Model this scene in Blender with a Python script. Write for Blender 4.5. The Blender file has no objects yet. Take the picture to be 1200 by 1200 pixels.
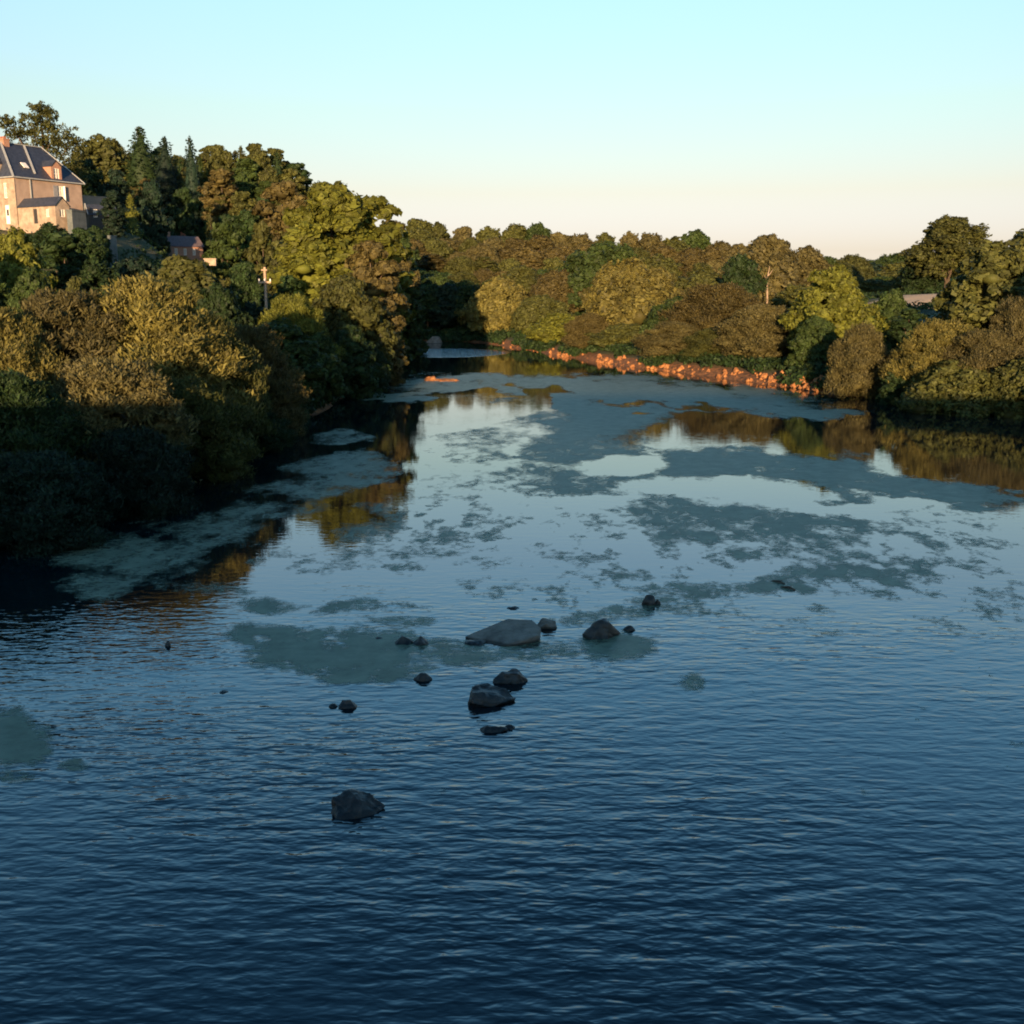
import bpy, bmesh, math, random
import numpy as np
from mathutils import Vector, Matrix
R = math.radians
SC = bpy.context.scene
COL = SC.collection
rng = np.random.default_rng(7)
rnd = random.Random(11)

# ------------------------------------------------------------------ camera model
F = 1250.0; HOR = 342.0; CH = 9.0
PT = math.atan((600 - HOR) / F)
cp, sp = math.cos(PT), math.sin(PT)
def ray(px, py):
    u = (px - 600) / F; v = (600 - py) / F
    return (u, cp + v * sp, -sp + v * cp)
def at(px, py, D):
    d = ray(px, py); s = D / d[1]
    return (d[0] * s, D, CH + d[2] * s)
def wat(px, py, z=0.0):
    d = ray(px, py); s = (z - CH) / d[2]
    return (d[0] * s, d[1] * s)
def topix(x, y, z=0.0):
    dz = z - CH
    w = y * cp - dz * sp; v = y * sp + dz * cp
    return 600 + F * x / w, 600 - F * v / w

cam_d = bpy.data.cameras.new('camera'); cam = bpy.data.objects.new('camera', cam_d); COL.objects.link(cam)
cam.location = (0, 0, CH); cam.rotation_euler = (math.pi / 2 - PT, 0, 0)
cam_d.sensor_width = 36; cam_d.lens = 36 * F / 1200; cam_d.clip_end = 8000; cam_d.clip_start = 0.1
SC.camera = cam

# ------------------------------------------------------------------ tagging
def tag(o, label=None, cat=None, group=None, kind=None):
    if label: o['label'] = label
    if cat: o['category'] = cat
    if group: o['group'] = group
    if kind: o['kind'] = kind
    return o
def empty(name, loc=(0, 0, 0), rz=0):
    o = bpy.data.objects.new(name, None); COL.objects.link(o)
    o.location = loc; o.rotation_euler = (0, 0, rz); o.empty_display_size = 0.5
    return o
def link(name, mesh, parent=None, mat=None):
    o = bpy.data.objects.new(name, mesh); COL.objects.link(o)
    if parent is not None: o.parent = parent
    if mat is not None:
        if not mesh.materials: mesh.materials.append(mat)
        o.material_slots[0].link = 'OBJECT'; o.material_slots[0].material = mat
    return o

# ------------------------------------------------------------------ materials
def newmat(name):
    m = bpy.data.materials.new(name); m.use_nodes = True
    nt = m.node_tree; nt.nodes.clear()
    out = nt.nodes.new('ShaderNodeOutputMaterial')
    return m, nt, out
def N(nt, t, **kw):
    n = nt.nodes.new(t)
    for k, v in kw.items():
        if k in n.inputs: n.inputs[k].default_value = v
        else: setattr(n, k, v)
    return n
def ramp(nt, stops):
    n = nt.nodes.new('ShaderNodeValToRGB'); cr = n.color_ramp
    while len(cr.elements) < len(stops): cr.elements.new(0.5)
    for e, (p, c) in zip(cr.elements, stops):
        e.position = p; e.color = (c[0], c[1], c[2], 1)
    return n
def solid(name, stops, scale=2.0, rough=0.85, bump=0.3, bscale=None, detail=8, dist=0.03, wave=None):
    m, nt, out = newmat(name); L = nt.links
    tc = N(nt, 'ShaderNodeTexCoord')
    nz = N(nt, 'ShaderNodeTexNoise', Scale=scale, Detail=detail, Roughness=0.6)
    L.new(tc.outputs['Object'], nz.inputs['Vector'])
    n = len(stops); rp = ramp(nt, [(0.32 + 0.36 * i / max(1, n - 1), c) for i, c in enumerate(stops)])
    L.new(nz.outputs['Fac'], rp.inputs['Fac'])
    b = N(nt, 'ShaderNodeBsdfPrincipled', Roughness=rough)
    L.new(rp.outputs['Color'], b.inputs['Base Color'])
    if bump:
        n2 = N(nt, 'ShaderNodeTexNoise', Scale=bscale or scale * 5, Detail=6)
        L.new(tc.outputs['Object'], n2.inputs['Vector'])
        bp = N(nt, 'ShaderNodeBump', Strength=bump, Distance=dist)
        L.new(n2.outputs['Fac'], bp.inputs['Height']); L.new(bp.outputs['Normal'], b.inputs['Normal'])
    L.new(b.outputs['BSDF'], out.inputs['Surface'])
    return m
def leafmat(name, c1, c2, c3, trans=0.28):
    m, nt, out = newmat(name); L = nt.links
    g = N(nt, 'ShaderNodeNewGeometry'); tc = N(nt, 'ShaderNodeTexCoord'); oi = N(nt, 'ShaderNodeObjectInfo')
    nz = N(nt, 'ShaderNodeTexNoise', Scale=0.45, Detail=3)
    L.new(tc.outputs['Object'], nz.inputs['Vector'])
    mx = N(nt, 'ShaderNodeMath', operation='MULTIPLY_ADD'); mx.inputs[1].default_value = 0.55
    L.new(g.outputs['Random Per Island'], mx.inputs[0]); 
    m2 = N(nt, 'ShaderNodeMath', operation='MULTIPLY'); m2.inputs[1].default_value = 0.6
    L.new(nz.outputs['Fac'], m2.inputs[0]); L.new(m2.outputs[0], mx.inputs[2])
    rp = ramp(nt, [(0.15, c1), (0.55, c2), (0.95, c3)])
    L.new(mx.outputs[0], rp.inputs['Fac'])
    hs = N(nt, 'ShaderNodeHueSaturation')
    mv = N(nt, 'ShaderNodeMapRange'); mv.inputs[3].default_value = 0.8; mv.inputs[4].default_value = 1.2
    L.new(oi.outputs['Random'], mv.inputs[0]); L.new(mv.outputs[0], hs.inputs['Value'])
    L.new(rp.outputs['Color'], hs.inputs['Color'])
    b = N(nt, 'ShaderNodeBsdfPrincipled', Roughness=0.65)
    b.inputs['Specular IOR Level'].default_value = 0.25
    t = N(nt, 'ShaderNodeBsdfTranslucent')
    L.new(hs.outputs['Color'], b.inputs['Base Color']); L.new(hs.outputs['Color'], t.inputs['Color'])
    ms = N(nt, 'ShaderNodeMixShader'); ms.inputs[0].default_value = trans
    L.new(b.outputs[0], ms.inputs[1]); L.new(t.outputs[0], ms.inputs[2]); L.new(ms.outputs[0], out.inputs['Surface'])
    return m
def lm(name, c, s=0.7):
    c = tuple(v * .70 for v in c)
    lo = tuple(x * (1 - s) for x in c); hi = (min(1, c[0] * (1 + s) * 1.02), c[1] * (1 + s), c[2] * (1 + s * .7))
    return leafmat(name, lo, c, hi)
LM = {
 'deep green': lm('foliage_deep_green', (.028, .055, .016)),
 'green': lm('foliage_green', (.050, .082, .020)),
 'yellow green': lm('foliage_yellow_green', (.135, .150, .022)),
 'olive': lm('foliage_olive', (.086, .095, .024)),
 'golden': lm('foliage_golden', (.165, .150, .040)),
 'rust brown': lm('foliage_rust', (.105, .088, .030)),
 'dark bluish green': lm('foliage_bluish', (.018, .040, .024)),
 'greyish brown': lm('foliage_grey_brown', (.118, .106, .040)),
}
M_bark = solid('bark', [(.045, .03, .02), (.12, .085, .055)], 6, .9, .6)
M_palebark = solid('pale_bark', [(.2, .14, .09), (.34, .25, .17)], 6, .9, .4)

# ------------------------------------------------------------------ numpy noise
def hash2(ix, iy, s=0):
    n = (ix.astype(np.int64) * 374761393 + iy.astype(np.int64) * 668265263 + s * 1274126177) & 0x7fffffff
    n = ((n ^ (n >> 13)) * 1274126177) & 0x7fffffff
    n = ((n ^ (n >> 15)) * 2246822519) & 0x7fffffff
    return (n & 0xffff) / 65535.0
def vnoise(x, y, s=0):
    x = np.asarray(x, float); y = np.asarray(y, float)
    ix = np.floor(x); iy = np.floor(y); fx = x - ix; fy = y - iy
    fx = fx * fx * (3 - 2 * fx); fy = fy * fy * (3 - 2 * fy)
    a = hash2(ix, iy, s); b = hash2(ix + 1, iy, s); c = hash2(ix, iy + 1, s); d = hash2(ix + 1, iy + 1, s)
    return (a * (1 - fx) + b * fx) * (1 - fy) + (c * (1 - fx) + d * fx) * fy
def fbm(x, y, o=4, s=0, g=0.5):
    t = 0; a = 1; n = 0
    for i in range(o):
        t = t + a * vnoise(x * 2 ** i + 17.3 * i, y * 2 ** i - 9.1 * i, s + i); n += a; a *= g
    return t / n

# ------------------------------------------------------------------ river outline and terrain
rightpx = [(562, 401), (600, 407), (650, 416), (700, 424), (750, 431), (800, 437), (850, 443), (900, 450), (960, 459), (1060, 472), (1200, 486)]
RP = [wat(*p) for p in rightpx]
POLY = [(-30, -60), (-27, 0), (-23, 22), (-20.5, 34), (-17.8, 46), (-16.2, 56), (-15.4, 68), (-14.6, 84), (-15, 104), (-17.5, 128), (-19, 150), (-22, 168), (-32, 180), (-48, 186),
        (-50, 198), (-30, 200), (-14, 201)] + RP + [(56, 62), (64, 40), (66, 0), (66, -60)]
PX = np.array([p[0] for p in POLY]); PY = np.array([p[1] for p in POLY])
def sdist(x, y):
    """signed distance to the river outline, positive on land"""
    x = np.asarray(x, float); y = np.asarray(y, float)
    best = np.full(x.shape, 1e18); inside = np.zeros(x.shape, bool)
    n = len(PX)
    for i in range(n):
        ax, ay, bx, by = PX[i], PY[i], PX[(i + 1) % n], PY[(i + 1) % n]
        dx, dy = bx - ax, by - ay
        t = np.clip(((x - ax) * dx + (y - ay) * dy) / (dx * dx + dy * dy), 0, 1)
        best = np.minimum(best, (x - ax - t * dx) ** 2 + (y - ay - t * dy) ** 2)
        c = ((ay > y) != (by > y))
        with np.errstate(divide='ignore', invalid='ignore'):
            xi = (bx - ax) * (y - ay) / (by - ay + 1e-12) + ax
        inside ^= c & (x < xi)
    d = np.sqrt(best)
    return np.where(inside, -d, d)
CT = np.array([(-70, 158, 18.3), (-85, 170, 20), (-60, 152, 17.6), (-62, 165, 19), (-52, 142, 11.5), (-62, 138, 12), (-80, 138, 15), (-62, 120, 8.5), (-45, 100, 4), (-34, 80, 3), (-50, 60, 5), (-35, 45, 2.5), (-80, 80, 9),
 (-110, 120, 18), (-45, 160, 9), (-28, 150, 3), (-60, 190, 15), (-52, 196, 12), (-40, 212, 10), (-80, 190, 20), (-80, 230, 27), (-100, 260, 31), (-52, 240, 24), (-60, 262, 28), (-32, 240, 8), (-36, 262, 13), (-20, 225, 4), (0, 240, 3),
 (20, 300, 7), (0, 330, 12), (-40, 320, 15), (60, 330, 10), (60, 220, 5), (30, 190, 2.5), (40, 150, 2.5), (60, 130, 2), (90, 110, 2), (100, 160, 4), (78, 195, 6.0), (95, 225, 8.5), (120, 300, 7), (150, 200, 6), (180, 300, 8),
 (100, 400, 9), (0, 450, 18), (-100, 400, 30), (200, 450, 10), (60, 90, 1.5), (75, 60, 2), (110, 50, 3), (-150, 200, 28), (-150, 100, 20), (-45, 10, 4), (-60, -40, 7), (-35, -82, 13.4), (0, -82, 13.4), (40, -82, 13.2), (80, -82, 13.2), (-75, -82, 13.6), (-120, -80, 16), (120, -80, 13),  # includes an unseen rise behind the bridge, shaped to block the low sun
 (90, 0, 4), (90, -40, 5), (0, -140, 12), (300, 300, 10), (-300, 300, 30), (0, 900, 20), (600, 700, 18), (-600, 600, 30), (800, 0, 15), (-800, 0, 25), (0, -700, 15)], float)
def terr(x, y):
    x = np.asarray(x, float); y = np.asarray(y, float)
    num = 0; den = 0
    for cx, cy, cz in CT:
        w = 1 / (((x - cx) ** 2 + (y - cy) ** 2 + 60) ** 2)
        num = num + w * cz; den = den + w
    h = num / den
    h = h + (fbm(x / 9, y / 9, 3, 5) - .5) * 1.0
    d = sdist(x, y) + (fbm(x / 4, y / 4, 3, 9) - .5) * 1.6
    bank = np.clip(d * 0.55, -1.6, 1.1)
    t = np.clip((d - 1) / 22, 0, 1); t = t * t * (3 - 2 * t)
    z = bank * (1 - t) + np.maximum(h, 1.0) * t
    return np.where(d < 0, np.clip(d * 0.5, -1.6, -0.02), np.maximum(z, 0.02))
def ter1(x, y): return float(terr(np.array([x]), np.array([y]))[0])

def axis(lo, hi, a0, a1, step, grow=1.25):
    v = list(np.arange(a0, a1 + .01, step)); s = step; t = a1
    while t < hi: s *= grow; t += s; v.append(t)
    s = step; t = a0
    while t > lo: s *= grow; t -= s; v.insert(0, t)
    return np.array(v)
def grid_mesh(name, xs, ys, zf):
    X, Y = np.meshgrid(xs, ys); Z = zf(X, Y)
    nx, ny = len(xs), len(ys)
    V = np.stack([X, Y, Z], -1).reshape(-1, 3)
    i = np.arange(nx * ny).reshape(ny, nx)
    Fc = np.stack([i[:-1, :-1], i[:-1, 1:], i[1:, 1:], i[1:, :-1]], -1).reshape(-1, 4)
    return quadmesh(name, V, Fc)
def quadmesh(name, V, Fc, smooth=False):
    me = bpy.data.meshes.new(name)
    me.vertices.add(len(V)); me.vertices.foreach_set('co', np.ascontiguousarray(V, np.float32).ravel())
    k = Fc.shape[1]
    me.loops.add(Fc.size); me.loops.foreach_set('vertex_index', np.ascontiguousarray(Fc, np.int32).ravel())
    me.polygons.add(len(Fc)); me.polygons.foreach_set('loop_start', np.arange(0, Fc.size, k, dtype=np.int32))
    if smooth: me.polygons.foreach_set('use_smooth', np.ones(len(Fc), bool))
    me.update(calc_edges=True); me.validate()
    return me

m, nt, out = newmat('ground_soil_and_grass'); L = nt.links
tc = N(nt, 'ShaderNodeTexCoord'); nz = N(nt, 'ShaderNodeTexNoise', Scale=0.12, Detail=10, Roughness=.65); L.new(tc.outputs['Object'], nz.inputs['Vector'])
r1 = ramp(nt, [(.35, (.022, .035, .012)), (.5, (.05, .06, .02)), (.65, (.09, .075, .035))]); L.new(nz.outputs['Fac'], r1.inputs['Fac'])
sx = N(nt, 'ShaderNodeSeparateXYZ'); L.new(tc.outputs['Object'], sx.inputs[0])
# bare reddish soil and gravel close to the water line
lowz = N(nt, 'ShaderNodeMapRange'); lowz.inputs[1].default_value = .7; lowz.inputs[2].default_value = 1.0; lowz.inputs[3].default_value = 1; lowz.inputs[4].default_value = 0; L.new(sx.outputs[2], lowz.inputs[0])
n3 = N(nt, 'ShaderNodeTexNoise', Scale=2.2, Detail=8); L.new(tc.outputs['Object'], n3.inputs['Vector'])
r3 = ramp(nt, [(.35, (.08, .035, .014)), (.65, (.27, .11, .035))]); L.new(n3.outputs['Fac'], r3.inputs['Fac'])
mx = N(nt, 'ShaderNodeMix', data_type='RGBA'); L.new(lowz.outputs[0], mx.inputs[0]); L.new(r1.outputs[0], mx.inputs[6]); L.new(r3.outputs[0], mx.inputs[7])
# pale stubble field on the right rise
vd = N(nt, 'ShaderNodeVectorMath', operation='SUBTRACT'); vd.inputs[1].default_value = (84, 212, 7); L.new(tc.outputs['Object'], vd.inputs[0])
vs = N(nt, 'ShaderNodeVectorMath', operation='MULTIPLY'); vs.inputs[1].default_value = (1 / 26, 1 / 20, 0); L.new(vd.outputs[0], vs.inputs[0])
vl = N(nt, 'ShaderNodeVectorMath', operation='LENGTH'); L.new(vs.outputs[0], vl.inputs[0])
fm = N(nt, 'ShaderNodeMapRange'); fm.inputs[1].default_value = .95; fm.inputs[2].default_value = 1.0; fm.inputs[3].default_value = 1; fm.inputs[4].default_value = 0; L.new(vl.outputs['Value'], fm.inputs[0])
mx2 = N(nt, 'ShaderNodeMix', data_type='RGBA'); mx2.inputs[7].default_value = (.52, .36, .22, 1); L.new(fm.outputs[0], mx2.inputs[0]); L.new(mx.outputs[2], mx2.inputs[6])
b = N(nt, 'ShaderNodeBsdfPrincipled', Roughness=.95); L.new(mx2.outputs[2], b.inputs['Base Color'])
bp = N(nt, 'ShaderNodeBump', Strength=.7, Distance=.25); L.new(n3.outputs['Fac'], bp.inputs['Height']); L.new(bp.outputs[0], b.inputs['Normal'])
L.new(b.outputs[0], out.inputs['Surface']); M_ground = m
xs = axis(-3000, 3000, -120, 140, 2.0); ys = axis(-1500, 5000, -100, 300, 2.0)
g = link('ground', grid_mesh('ground', xs, ys, terr), None, M_ground); tag(g, kind='structure')

# ------------------------------------------------------------------ water
m, nt, out = newmat('river_water'); L = nt.links
tc = N(nt, 'ShaderNodeTexCoord')
b = N(nt, 'ShaderNodeBsdfPrincipled', Roughness=.02, IOR=1.54); b.inputs['Base Color'].default_value = (.0012, .008, .011, 1)
def wn(scale3, scale, detail, rot=0):
    mp = N(nt, 'ShaderNodeMapping'); mp.inputs['Scale'].default_value = scale3; mp.inputs['Rotation'].default_value = (0, 0, rot)
    L.new(tc.outputs['Object'], mp.inputs['Vector'])
    n = N(nt, 'ShaderNodeTexNoise', Scale=scale, Detail=detail, Roughness=.5, Distortion=.3); L.new(mp.outputs[0], n.inputs['Vector']); return n
sx = N(nt, 'ShaderNodeSeparateXYZ'); L.new(tc.outputs['Object'], sx.inputs[0])
def mr(src, a, b_, c, d):
    n = N(nt, 'ShaderNodeMapRange', interpolation_type='SMOOTHSTEP'); n.inputs[1].default_value = a; n.inputs[2].default_value = b_; n.inputs[3].default_value = c; n.inputs[4].default_value = d
    L.new(src, n.inputs[0]); return n.outputs[0]
def mm(op, a, b_):
    n = N(nt, 'ShaderNodeMath', operation=op)
    for i, v in enumerate((a, b_)):
        if isinstance(v, (int, float)): n.inputs[i].default_value = v
        else: L.new(v, n.inputs[i])
    return n.outputs[0]
w1 = wn((1.1, 2.9, 1), 1.0, 2, .12); w2 = wn((1.6, 3.6, 1), 1.6, 2, -.12); w3 = wn((.05, .1, 1), 1.0, 3)
h = mm('ADD', mm('MULTIPLY', w1.outputs[0], 1.0), mm('MULTIPLY', w2.outputs[0], .45))
near = mr(sx.outputs[1], 22, 36, .8, .05)                       # breeze ripples near the bridge, calm beyond
patch = mr(w3.outputs[0], .38, .62, .45, 1.25)
# riffle in the far channel
vd = N(nt, 'ShaderNodeVectorMath', operation='SUBTRACT'); vd.inputs[1].default_value = (-11, 163, 0); L.new(tc.outputs['Object'], vd.inputs[0])
vs = N(nt, 'ShaderNodeVectorMath', operation='MULTIPLY'); vs.inputs[1].default_value = (1 / 11, 1 / 13, 0); L.new(vd.outputs[0], vs.inputs[0])
vl = N(nt, 'ShaderNodeVectorMath', operation='LENGTH'); L.new(vs.outputs[0], vl.inputs[0])
rif = mr(vl.outputs['Value'], .8, 1.0, 1.0, 0.0)
amp = mm('ADD', mm('MULTIPLY', near, patch), mm('MULTIPLY', rif, 3.2))
bp = N(nt, 'ShaderNodeBump', Strength=1.0, Distance=.05)
L.new(mm('MULTIPLY', h, amp), bp.inputs['Height']); L.new(bp.outputs[0], b.inputs['Normal'])
L.new(b.outputs[0], out.inputs['Surface']); M_water = m
V = np.array([(-260, -90, 0), (300, -90, 0), (300, 320, 0), (-260, 320, 0)], float)
w = link('river', quadmesh('river', V, np.array([[0, 1, 2, 3]])), None, M_water); tag(w, kind='structure')

# floating weed mats ------------------------------------------------
# (centre x, centre y, radius x, radius y, density): where the mats lie on the water, read off the photograph
BL = [(560, 450, 90, 14, 1.0), (690, 462, 130, 22, 1.3), (820, 470, 120, 15, 1.3), (930, 484, 80, 8, 1.3), (620, 485, 60, 18, .75), (720, 500, 80, 32, 1.3),
      (470, 462, 45, 5, 1.0), (700, 528, 100, 22, 1.0), (840, 540, 130, 17, 1.3), (1000, 560, 120, 24, 1.3), (1100, 580, 90, 20, 1.25), (930, 568, 60, 14, 1.2), (860, 505, 50, 6, .85),
      (540, 510, 70, 10, .62), (560, 560, 110, 22, .55), (660, 560, 100, 20, .85), (740, 568, 60, 14, 1.0), (850, 610, 140, 22, 1.1), (940, 625, 90, 30, .85), (800, 590, 70, 14, .9),
      (1010, 672, 100, 26, .8), (930, 690, 70, 14, .9), (1080, 680, 50, 14, .65), (1000, 620, 60, 16, .7), (880, 650, 80, 18, .7),
      (450, 630, 80, 26, .6), (470, 600, 60, 10, .55), (560, 640, 90, 26, .62), (500, 660, 60, 12, .55), (680, 640, 70, 22, .45), (610, 690, 80, 14, .6), (720, 680, 60, 14, .55),
      (320, 708, 52, 9, .95), (430, 715, 50, 8, .8), (470, 730, 40, 6, .75), (400, 765, 95, 26, 1.15), (330, 745, 70, 17, 1.1), (430, 790, 60, 14, 1.0), (520, 765, 70, 14, .95), (640, 762, 60, 12, .75),
      (735, 762, 44, 16, 1.0), (720, 722, 60, 12, .8), (800, 700, 90, 14, .75), (840, 720, 60, 12, .6), (825, 798, 18, 10, .8), (660, 705, 60, 8, .6),
      (170, 655, 90, 24, 1.05), (110, 680, 45, 18, 1.1), (250, 625, 70, 22, .95), (310, 600, 60, 14, .8), (230, 690, 60, 8, .6), (400, 545, 60, 13, .9), (420, 560, 50, 14, .9), (395, 512, 30, 6, .9), (360, 575, 60, 12, .7),
      (15, 865, 38, 30, 1.1), (40, 880, 20, 18, .9), (90, 900, 18, 9, .7), (20, 915, 26, 9, .65), (950, 580, 110, 10, .8), (1130, 620, 40, 8, .5), (1040, 640, 130, 36, .55), (1100, 700, 110, 30, .45), (900, 720, 120, 20, .4), (600, 610, 130, 40, .42), (540, 530, 70, 22, .5), (760, 640, 100, 40, .4), (380, 650, 80, 30, .42)]
HO = [(850, 508, 110, 19, 1.5), (735, 545, 45, 9, 1.3), (600, 462, 70, 4, .9), (625, 468, 22, 13, 1.0), (760, 475, 60, 3, .8), (820, 478, 30, 3, .9), (550, 482, 70, 12, .8), (500, 490, 30, 12, .7), (900, 580, 70, 10, .7), (820, 572, 90, 9, 1.0),
      (1045, 592, 60, 5, 1.2), (1150, 545, 120, 16, 1.1), (360, 640, 20, 12, .3), (385, 755, 16, 8, .6), (325, 748, 12, 6, .6), (1100, 505, 100, 15, 1.2), (660, 590, 80, 12, .3), (490, 540, 20, 40, .3)]
def weed_field(x, y):
    px, py = topix(x, y)
    jx = (fbm(x / 2.2, y / 5, 3, 40) - .5) * 60; jy = (fbm(x / 2.2, y / 5, 3, 50) - .5) * 22
    px = px + jx; py = py + jy
    f = np.zeros(px.shape)
    for cx, cy, rx, ry, a in BL:
        q = ((px - cx) / rx) ** 2 + ((py - cy) / ry) ** 2
        f = np.maximum(f, a * np.exp(-q * q * .55))
    for cx, cy, rx, ry, a in HO:
        q = ((px - cx) / rx) ** 2 + ((py - cy) / ry) ** 2
        f = f - a * np.exp(-q * q * .55)
    n = fbm(x / .8, y / 1.3, 6, 60, .72)
    big = fbm(x / 6, y / 9, 2, 90) - .5
    k = np.clip((py - 500) / 90, 0, 1); k = np.where(px < 440, k * .35, k)
    k = np.where((py > 725), .35, k)
    return f * (1 + big * .4) - (.30 + .02 * k + (n - .36) * (1.0 + 1.25 * k))
ds = [17.0]
while ds[-1] < 122: ds.append(ds[-1] * 1.0021 + .02)
ds = np.array(ds); us = np.arange(-.62, .62, .0011)
U, D_ = np.meshgrid(us, ds); X = U * D_; Y = D_
fv = weed_field(X, Y); sd = sdist(X, Y)
keepv = (fv > -.14) & (sd < -.3)
cell = (keepv[:-1, :-1].astype(int) + keepv[1:, :-1] + keepv[:-1, 1:] + keepv[1:, 1:]) >= 3
idx = np.arange(X.size).reshape(X.shape)
q = np.stack([idx[:-1, :-1], idx[:-1, 1:], idx[1:, 1:], idx[1:, :-1]], -1)[cell]
used, inv = np.unique(q.ravel(), return_inverse=True)
Vz = .004 + .003 * fbm(X.ravel()[used] * 3, Y.ravel()[used] * 3, 2, 77)
V = np.stack([X.ravel()[used], Y.ravel()[used], Vz], -1)
m, nt, out = newmat('floating_weed'); L = nt.links
tc = N(nt, 'ShaderNodeTexCoord'); nz = N(nt, 'ShaderNodeTexNoise', Scale=1.2, Detail=8, Roughness=.7); L.new(tc.outputs['Object'], nz.inputs['Vector'])
r1 = ramp(nt, [(.3, (.10, .125, .08)), (.5, (.165, .20, .135)), (.7, (.24, .28, .19))]); L.new(nz.outputs['Fac'], r1.inputs['Fac'])
b = N(nt, 'ShaderNodeBsdfPrincipled', Roughness=.5, IOR=1.33); b.inputs['Specular IOR Level'].default_value = .3; L.new(r1.outputs[0], b.inputs['Base Color'])
n2 = N(nt, 'ShaderNodeTexNoise', Scale=9, Detail=5, Roughness=.7); L.new(tc.outputs['Object'], n2.inputs['Vector'])
bp = N(nt, 'ShaderNodeBump', Strength=.5, Distance=.02); L.new(n2.outputs[0], bp.inputs['Height']); L.new(bp.outputs[0], b.inputs['Normal'])
L.new(b.outputs[0], out.inputs['Surface'])
wd = link('floating_weed', quadmesh('floating_weed', V, inv.reshape(-1, 4), True), None, m)
at_ = wd.data.attributes.new('cover', 'FLOAT', 'POINT'); at_.data.foreach_set('value', np.clip((fv.ravel()[used] + .14) / .95, 0, 1).astype(np.float32))
nt = m.node_tree; L = nt.links
atn = N(nt, 'ShaderNodeAttribute', attribute_name='cover')
mpw = N(nt, 'ShaderNodeMapping'); mpw.inputs['Scale'].default_value = (2.2, 4.5, 1); L.new(tc.outputs['Object'], mpw.inputs['Vector'])
nf = N(nt, 'ShaderNodeTexNoise', Scale=1.6, Detail=6, Roughness=.75, Distortion=.6); L.new(mpw.outputs[0], nf.inputs['Vector'])
nb = N(nt, 'ShaderNodeTexNoise', Scale=.16, Detail=3); L.new(tc.outputs['Object'], nb.inputs['Vector'])
m1 = N(nt, 'ShaderNodeMath', operation='MULTIPLY_ADD'); m1.inputs[1].default_value = 2.0; L.new(nf.outputs['Fac'], m1.inputs[0]); L.new(atn.outputs['Fac'], m1.inputs[2])
m2_ = N(nt, 'ShaderNodeMath', operation='MULTIPLY_ADD'); m2_.inputs[1].default_value = .7; L.new(nb.outputs['Fac'], m2_.inputs[0]); L.new(m1.outputs[0], m2_.inputs[2])
cr_ = N(nt, 'ShaderNodeMapRange', interpolation_type='SMOOTHSTEP'); cr_.inputs[1].default_value = 1.25; cr_.inputs[2].default_value = 2.05; cr_.inputs[3].default_value = 0; cr_.inputs[4].default_value = .88; L.new(m2_.outputs[0], cr_.inputs[0])
trn = N(nt, 'ShaderNodeBsdfTransparent'); mxs = N(nt, 'ShaderNodeMixShader'); L.new(cr_.outputs[0], mxs.inputs[0]); L.new(trn.outputs[0], mxs.inputs[1]); L.new(b.outputs[0], mxs.inputs[2]); L.new(mxs.outputs[0], out.inputs['Surface'])
tag(wd, 'grey green mats of weed floating in patches over the calm river', 'water weed', None, 'stuff')

# ------------------------------------------------------------------ mesh helpers
def blob(c, r, seed, sub=2, amp=.25):
    bm = bmesh.new(); bmesh.ops.create_icosphere(bm, subdivisions=sub, radius=1)
    V = np.array([v.co[:] for v in bm.verts]); Fc = np.array([[l.index for l in f.verts] for f in bm.faces]); bm.free()
    n = fbm(V[:, 0] * 2 + seed, V[:, 1] * 2 + V[:, 2] * 1.7, 3, seed) - .5
    V = V * (1 + amp * 2 * n)[:, None]
    return V * np.array(r) + np.array(c), Fc
def quads(C, Dr, L_, W_, up=None):
    """leaf quads: centre C, outward direction Dr, lengths L_, widths W_"""
    n = len(C)
    a = rng.normal(size=(n, 3)); a = a - (a * Dr).sum(1)[:, None] * Dr * .75
    if up is not None: a = a * (1 - up) + np.array([0, 0, 1.0]) * up * 1.6 + Dr * up * .7
    a /= np.linalg.norm(a, axis=1)[:, None] + 1e-9
    b_ = np.cross(Dr + rng.normal(size=(n, 3)) * .55, a); b_ /= np.linalg.norm(b_, axis=1)[:, None] + 1e-9
    A = a * (L_ * .5)[:, None]; B = b_ * (W_ * .5)[:, None]
    V = np.stack([C - A - B * .35, C - A * .1 + B, C + A, C - A * .1 - B], 1).reshape(-1, 3)
    return V, np.arange(4 * n).reshape(n, 4)
def unit(n):
    v = rng.normal(size=(n, 3)); return v / np.linalg.norm(v, axis=1)[:, None]
def merge_tri_quads(name, quadparts, triparts):
    V = []; me = bpy.data.meshes.new(name); faces4 = []; faces3 = []; o = 0
    for v, f in quadparts: V.append(v); faces4.append(f + o); o += len(v)
    for v, f in triparts: V.append(v); faces3.append(f + o); o += len(v)
    V = np.concatenate(V)
    lo = [f.ravel() for f in faces4] + [f.ravel() for f in faces3]
    tot4 = sum(len(f) for f in faces4); tot3 = sum(len(f) for f in faces3)
    me.vertices.add(len(V)); me.vertices.foreach_set('co', V.astype(np.float32).ravel())
    lv = np.concatenate(lo).astype(np.int32); me.loops.add(len(lv)); me.loops.foreach_set('vertex_index', lv)
    st = np.concatenate([np.arange(tot4) * 4, tot4 * 4 + np.arange(tot3) * 3]).astype(np.int32)
    me.polygons.add(len(st)); me.polygons.foreach_set('loop_start', st)
    me.update(calc_edges=True)
    return me
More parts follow.
